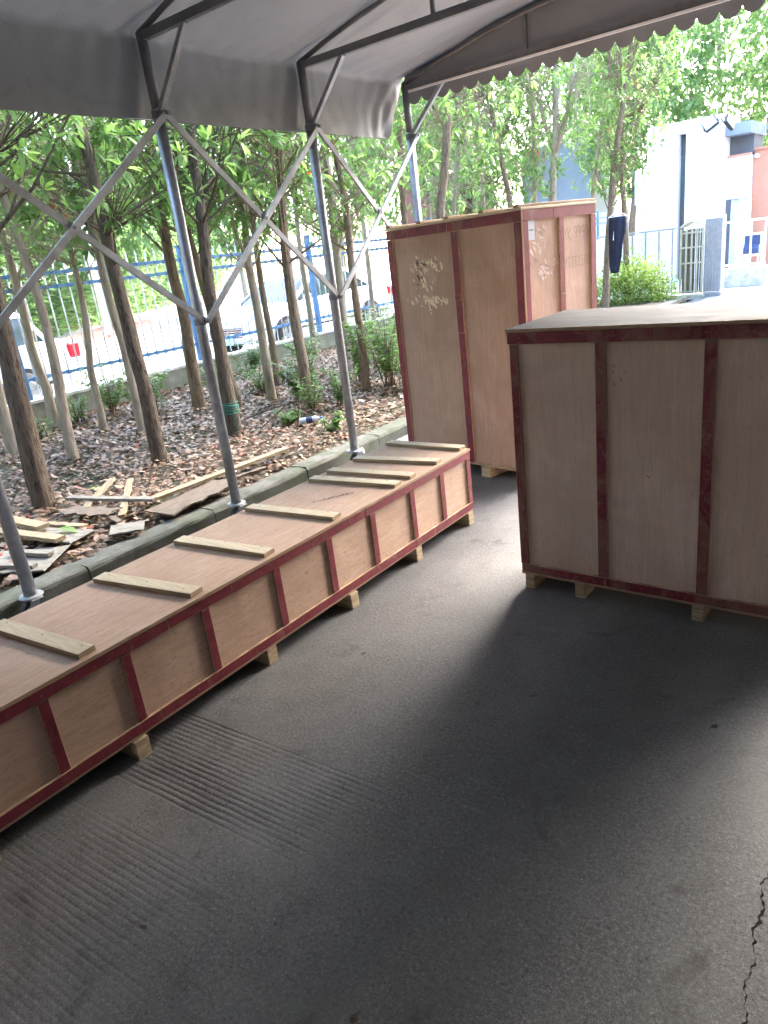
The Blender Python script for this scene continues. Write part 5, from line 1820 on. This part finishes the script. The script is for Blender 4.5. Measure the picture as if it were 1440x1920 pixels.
# flat roof canopy with fluted fascia
MB().box(.905, 1.50, .3, 2.2, 3.36, 3.62).build("roof_canopy", MAT['grey_render'], tw)
for k_ in range(8):
    MB().box(1.501, 1.512, .35 + k_ * .22, .45 + k_ * .22, 3.34, 3.60).build("fascia_rib", MAT['grey_render'], tw)
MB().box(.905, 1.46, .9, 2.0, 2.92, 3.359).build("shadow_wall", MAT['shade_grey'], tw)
MB().box(.902, 1.47, .62, .70, 2.88, 2.919).build("red_gutter", MAT['orange_render'], tw)
MB().box(.905, 1.44, .70, 2.0, 1.88, 2.879).build("upper_wall", MAT['white_render'], tw)
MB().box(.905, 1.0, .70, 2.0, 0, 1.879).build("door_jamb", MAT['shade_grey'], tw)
dw = MB().box(1.001, 1.439, .82, .84, .25, 1.878).build("curtained_window", MAT['curtain'], tw)
for x in (1.02, 1.22, 1.42):
    MB().box(x - .014, x + .014, .795, .819, .25, 1.878).build("frame", MAT['whitepaint'], dw)
MB().box(1.001, 1.439, .84, 2.0, 0, .249).build("sill_wall", MAT['white_render'], tw)


def floodlight(name, loc, rot, label):
    r = empty(name, loc)
    r.rotation_euler = rot
    tag(r, label, "floodlight")
    MB().box(-.17, .17, -.05, .03, -.13, .13, ch=.015).build("housing", MAT['black'], r)
    MB().box(-.145, .145, -.056, -.0505, -.105, .105).build("lens", MAT['lamplens'], r)
    MB().bar((-.18, .0, 0), (-.18, .10, 0), .02, .01).bar((.18, .0, 0), (.18, .10, 0), .02, .01).bar((-.185, .10, 0), (.185, .10, 0), .02, .01).build("bracket", MAT['black'], r)


floodlight("floodlight", (-4.95, 20.86, 3.66), (R(-25), R(-32), R(10)), "square floodlight tilted on the white tower's front")
floodlight("floodlight", (-4.52, 20.86, 3.62), (R(-20), R(40), R(60)), "floodlight seen edge-on at the white tower's right corner")
cm = empty("security_camera", (-4.86, 21.1, 3.86))
tag(cm, "small white camera on a stalk on top of the white tower", "camera")
MB().tube([(0, 0, 0), (0, 0, .17)], .014, 8).build("stalk", MAT['whitepaint'], cm)
MB().box(-.09, .09, -.05, .05, .171, .255, ch=.02).build("camera_body", MAT['whitepaint'], cm)

# salmon house wall
sb = empty("salmon_building", (-3.2, 22.0, 0))
tag(sb, "salmon coloured wall at the right edge beyond the barrier", "building")
MB().box(-.955, 6.0, .05, 4.0, 0, 2.97).build("wall", MAT['orange_render'], sb)
MB().box(-.96, 6.05, .0, 4.1, 2.971, 3.03).build("roof_edge", MAT['orange_render'], sb)
for x in (-.86, -.42):
    MB().box(x - .06, x + .06, -.08, .049, 2.78, 2.88, ch=.03).build("wall_lamp", MAT['whitepaint'], sb)

# white barrier, chair behind it
br = empty("white_barrier", (-3.5, 18.0, 0))
tag(br, "white tubular barrier in front of the plastic chair", "barrier")
for x in np.linspace(-.42, .42, 4):
    MB().tube([(x, 0, .42), (x, 0, 1.38)], .022, 8).build("upright", MAT['whitepaint'], br)
for z in (.46, 1.36):
    MB().tube([(-.45, 0, z), (.46, 0, z)], .022, 8).build("crossbar", MAT['whitepaint'], br)
MB().box(-.46, .50, -.16, .16, 0, .40, ch=.01).build("plinth", MAT['coping'], br)
chq = empty("plastic_chair", (-3.62, 19.4, .0))
tag(chq, "white plastic chair behind the barrier by the salmon wall", "chair")
MB().box(-.24, .24, -.22, .22, .55, .58, ch=.01).build("seat", MAT['whitepaint'], chq)
MB().box(-.23, .23, .20, .23, .60, 1.05, ch=.012).build("backrest", MAT['whitepaint'], chq)
for sx in (-.21, .21):
    for sy in (-.19, .2):
        MB().bar((sx, sy, 0), (sx, sy, .549), .035, .035, up=(0, 1, 0)).build("leg", MAT['whitepaint'], chq)
    MB().bar((sx * 1.1, -.2, .76), (sx * 1.1, .2, .78), .04, .025).build("armrest", MAT['whitepaint'], chq)
cl = MB()
vs = [(-.16 + .32 * i_ / 5, .185 - .02 * math.sin(i_ * 2.1) - (.12 if j > 2 else 0), 1.0 - .10 * j) for j in range(5) for i_ in range(6)]
cl.add(vs, [(j * 6 + i_, j * 6 + i_ + 1, j * 6 + i_ + 7, j * 6 + i_ + 6) for j in range(4) for i_ in range(5)])
o = cl.build("blue_cloth", MAT['bluecloth'], None, (-3.62, 19.38, .0))
sol = o.modifiers.new("thickness", 'SOLIDIFY')
sol.thickness = .012
tag(o, "blue cloth draped over the white chair's back", "cloth")

# overalls on a hanger beside the leaning trunk
hg = empty("coat_hanger", (-4.83, 13.86, 1.74))
tag(hg, "white plastic coat hanger holding the dark overalls", "hanger")
MB().tube([(-.17, 0, 0), (0, 0, .10), (.17, 0, 0), (-.17, 0, 0)], .009, 6).build("hanger_frame", MAT['whitepaint'], hg)
MB().tube([(0, 0, .10), (0, 0, .14), (.025, 0, .165), (.03, 0, .19), (0, 0, .21), (-.02, .05, .205)], .005, 5).build("hook", MAT['steel'], hg)
ov = MB()
nu, nv = 20, 14
ringsv = []
for j in range(nv + 1):
    t = j / nv
    z = .04 - t * .98
    hw = .150 - .035 * t + .014 * math.sin(t * 9) - .14 * max(0, t - .62)
    dp = .05 + .02 * math.sin(t * 6)
    ringsv.append([(-.01 - .05 * t + hw * math.cos(a_) * (1 + .10 * math.sin(5 * a_ + t * 5)), dp * math.sin(a_) * (1 + .5 * math.sin(4 * a_ + 1)), z) for a_ in np.linspace(0, 2 * math.pi, nu, endpoint=False)])
loft(ov, ringsv)
ovo = empty("overalls", (-4.83, 13.86, 1.70))
tag(ovo, "dark navy work overalls hanging beside a trunk, right of the tall crate", "overalls")
ov.build("cloth", MAT['navy'], ovo, smooth=True)
MB().box(-.03, .0, -.075, -.066, -.36, -.20, M=Matrix.Rotation(.1, 4, 'Y')).build("white_tag", MAT['whitepaint'], ovo)
# string between trunk and hanger
tag(MB().tube([(-5.05, 14.1, 1.93), (-4.93, 13.98, 1.93), (-4.83, 13.88, 1.945)], .004, 4).build("string", MAT['whitepaint']), "pale string tying the hanger to the trunk", "string")

# far blocks seen through the trees
gb = empty("blue_grey_block", (-12.3, 30.0, 0))
tag(gb, "plain blue-grey block seen between trunks above the tall crate", "building")
MB().box(-2.2, .75, 0, 3, 0, 4.85).build("wall", MAT['grey_render'], gb)
MB().box(-2.25, .80, -.05, 3.05, 4.851, 4.95).build("roof_edge", MAT['grey_render'], gb)
mb_ = empty("maroon_house", (-16.9, 26.5, 0))
tag(mb_, "maroon walled house glimpsed through the trees above the tall crate", "building")
MB().box(-1.2, 1.3, 0, 3, 0, 4.1).build("wall", MAT['maroon_render'], mb_)
wn_ = MB().box(-.5, .3, -.02, -.001, 1.4, 2.8).build("window", MAT['winglass'], mb_)
MB().box(-.56, .36, -.03, -.0205, 1.32, 1.39).build("sill", MAT['white_render'], wn_)
MB().box(-1.35, 1.45, -.15, 3.15, 4.101, 4.25).build("roof_edge", MAT['shade_grey'], mb_)
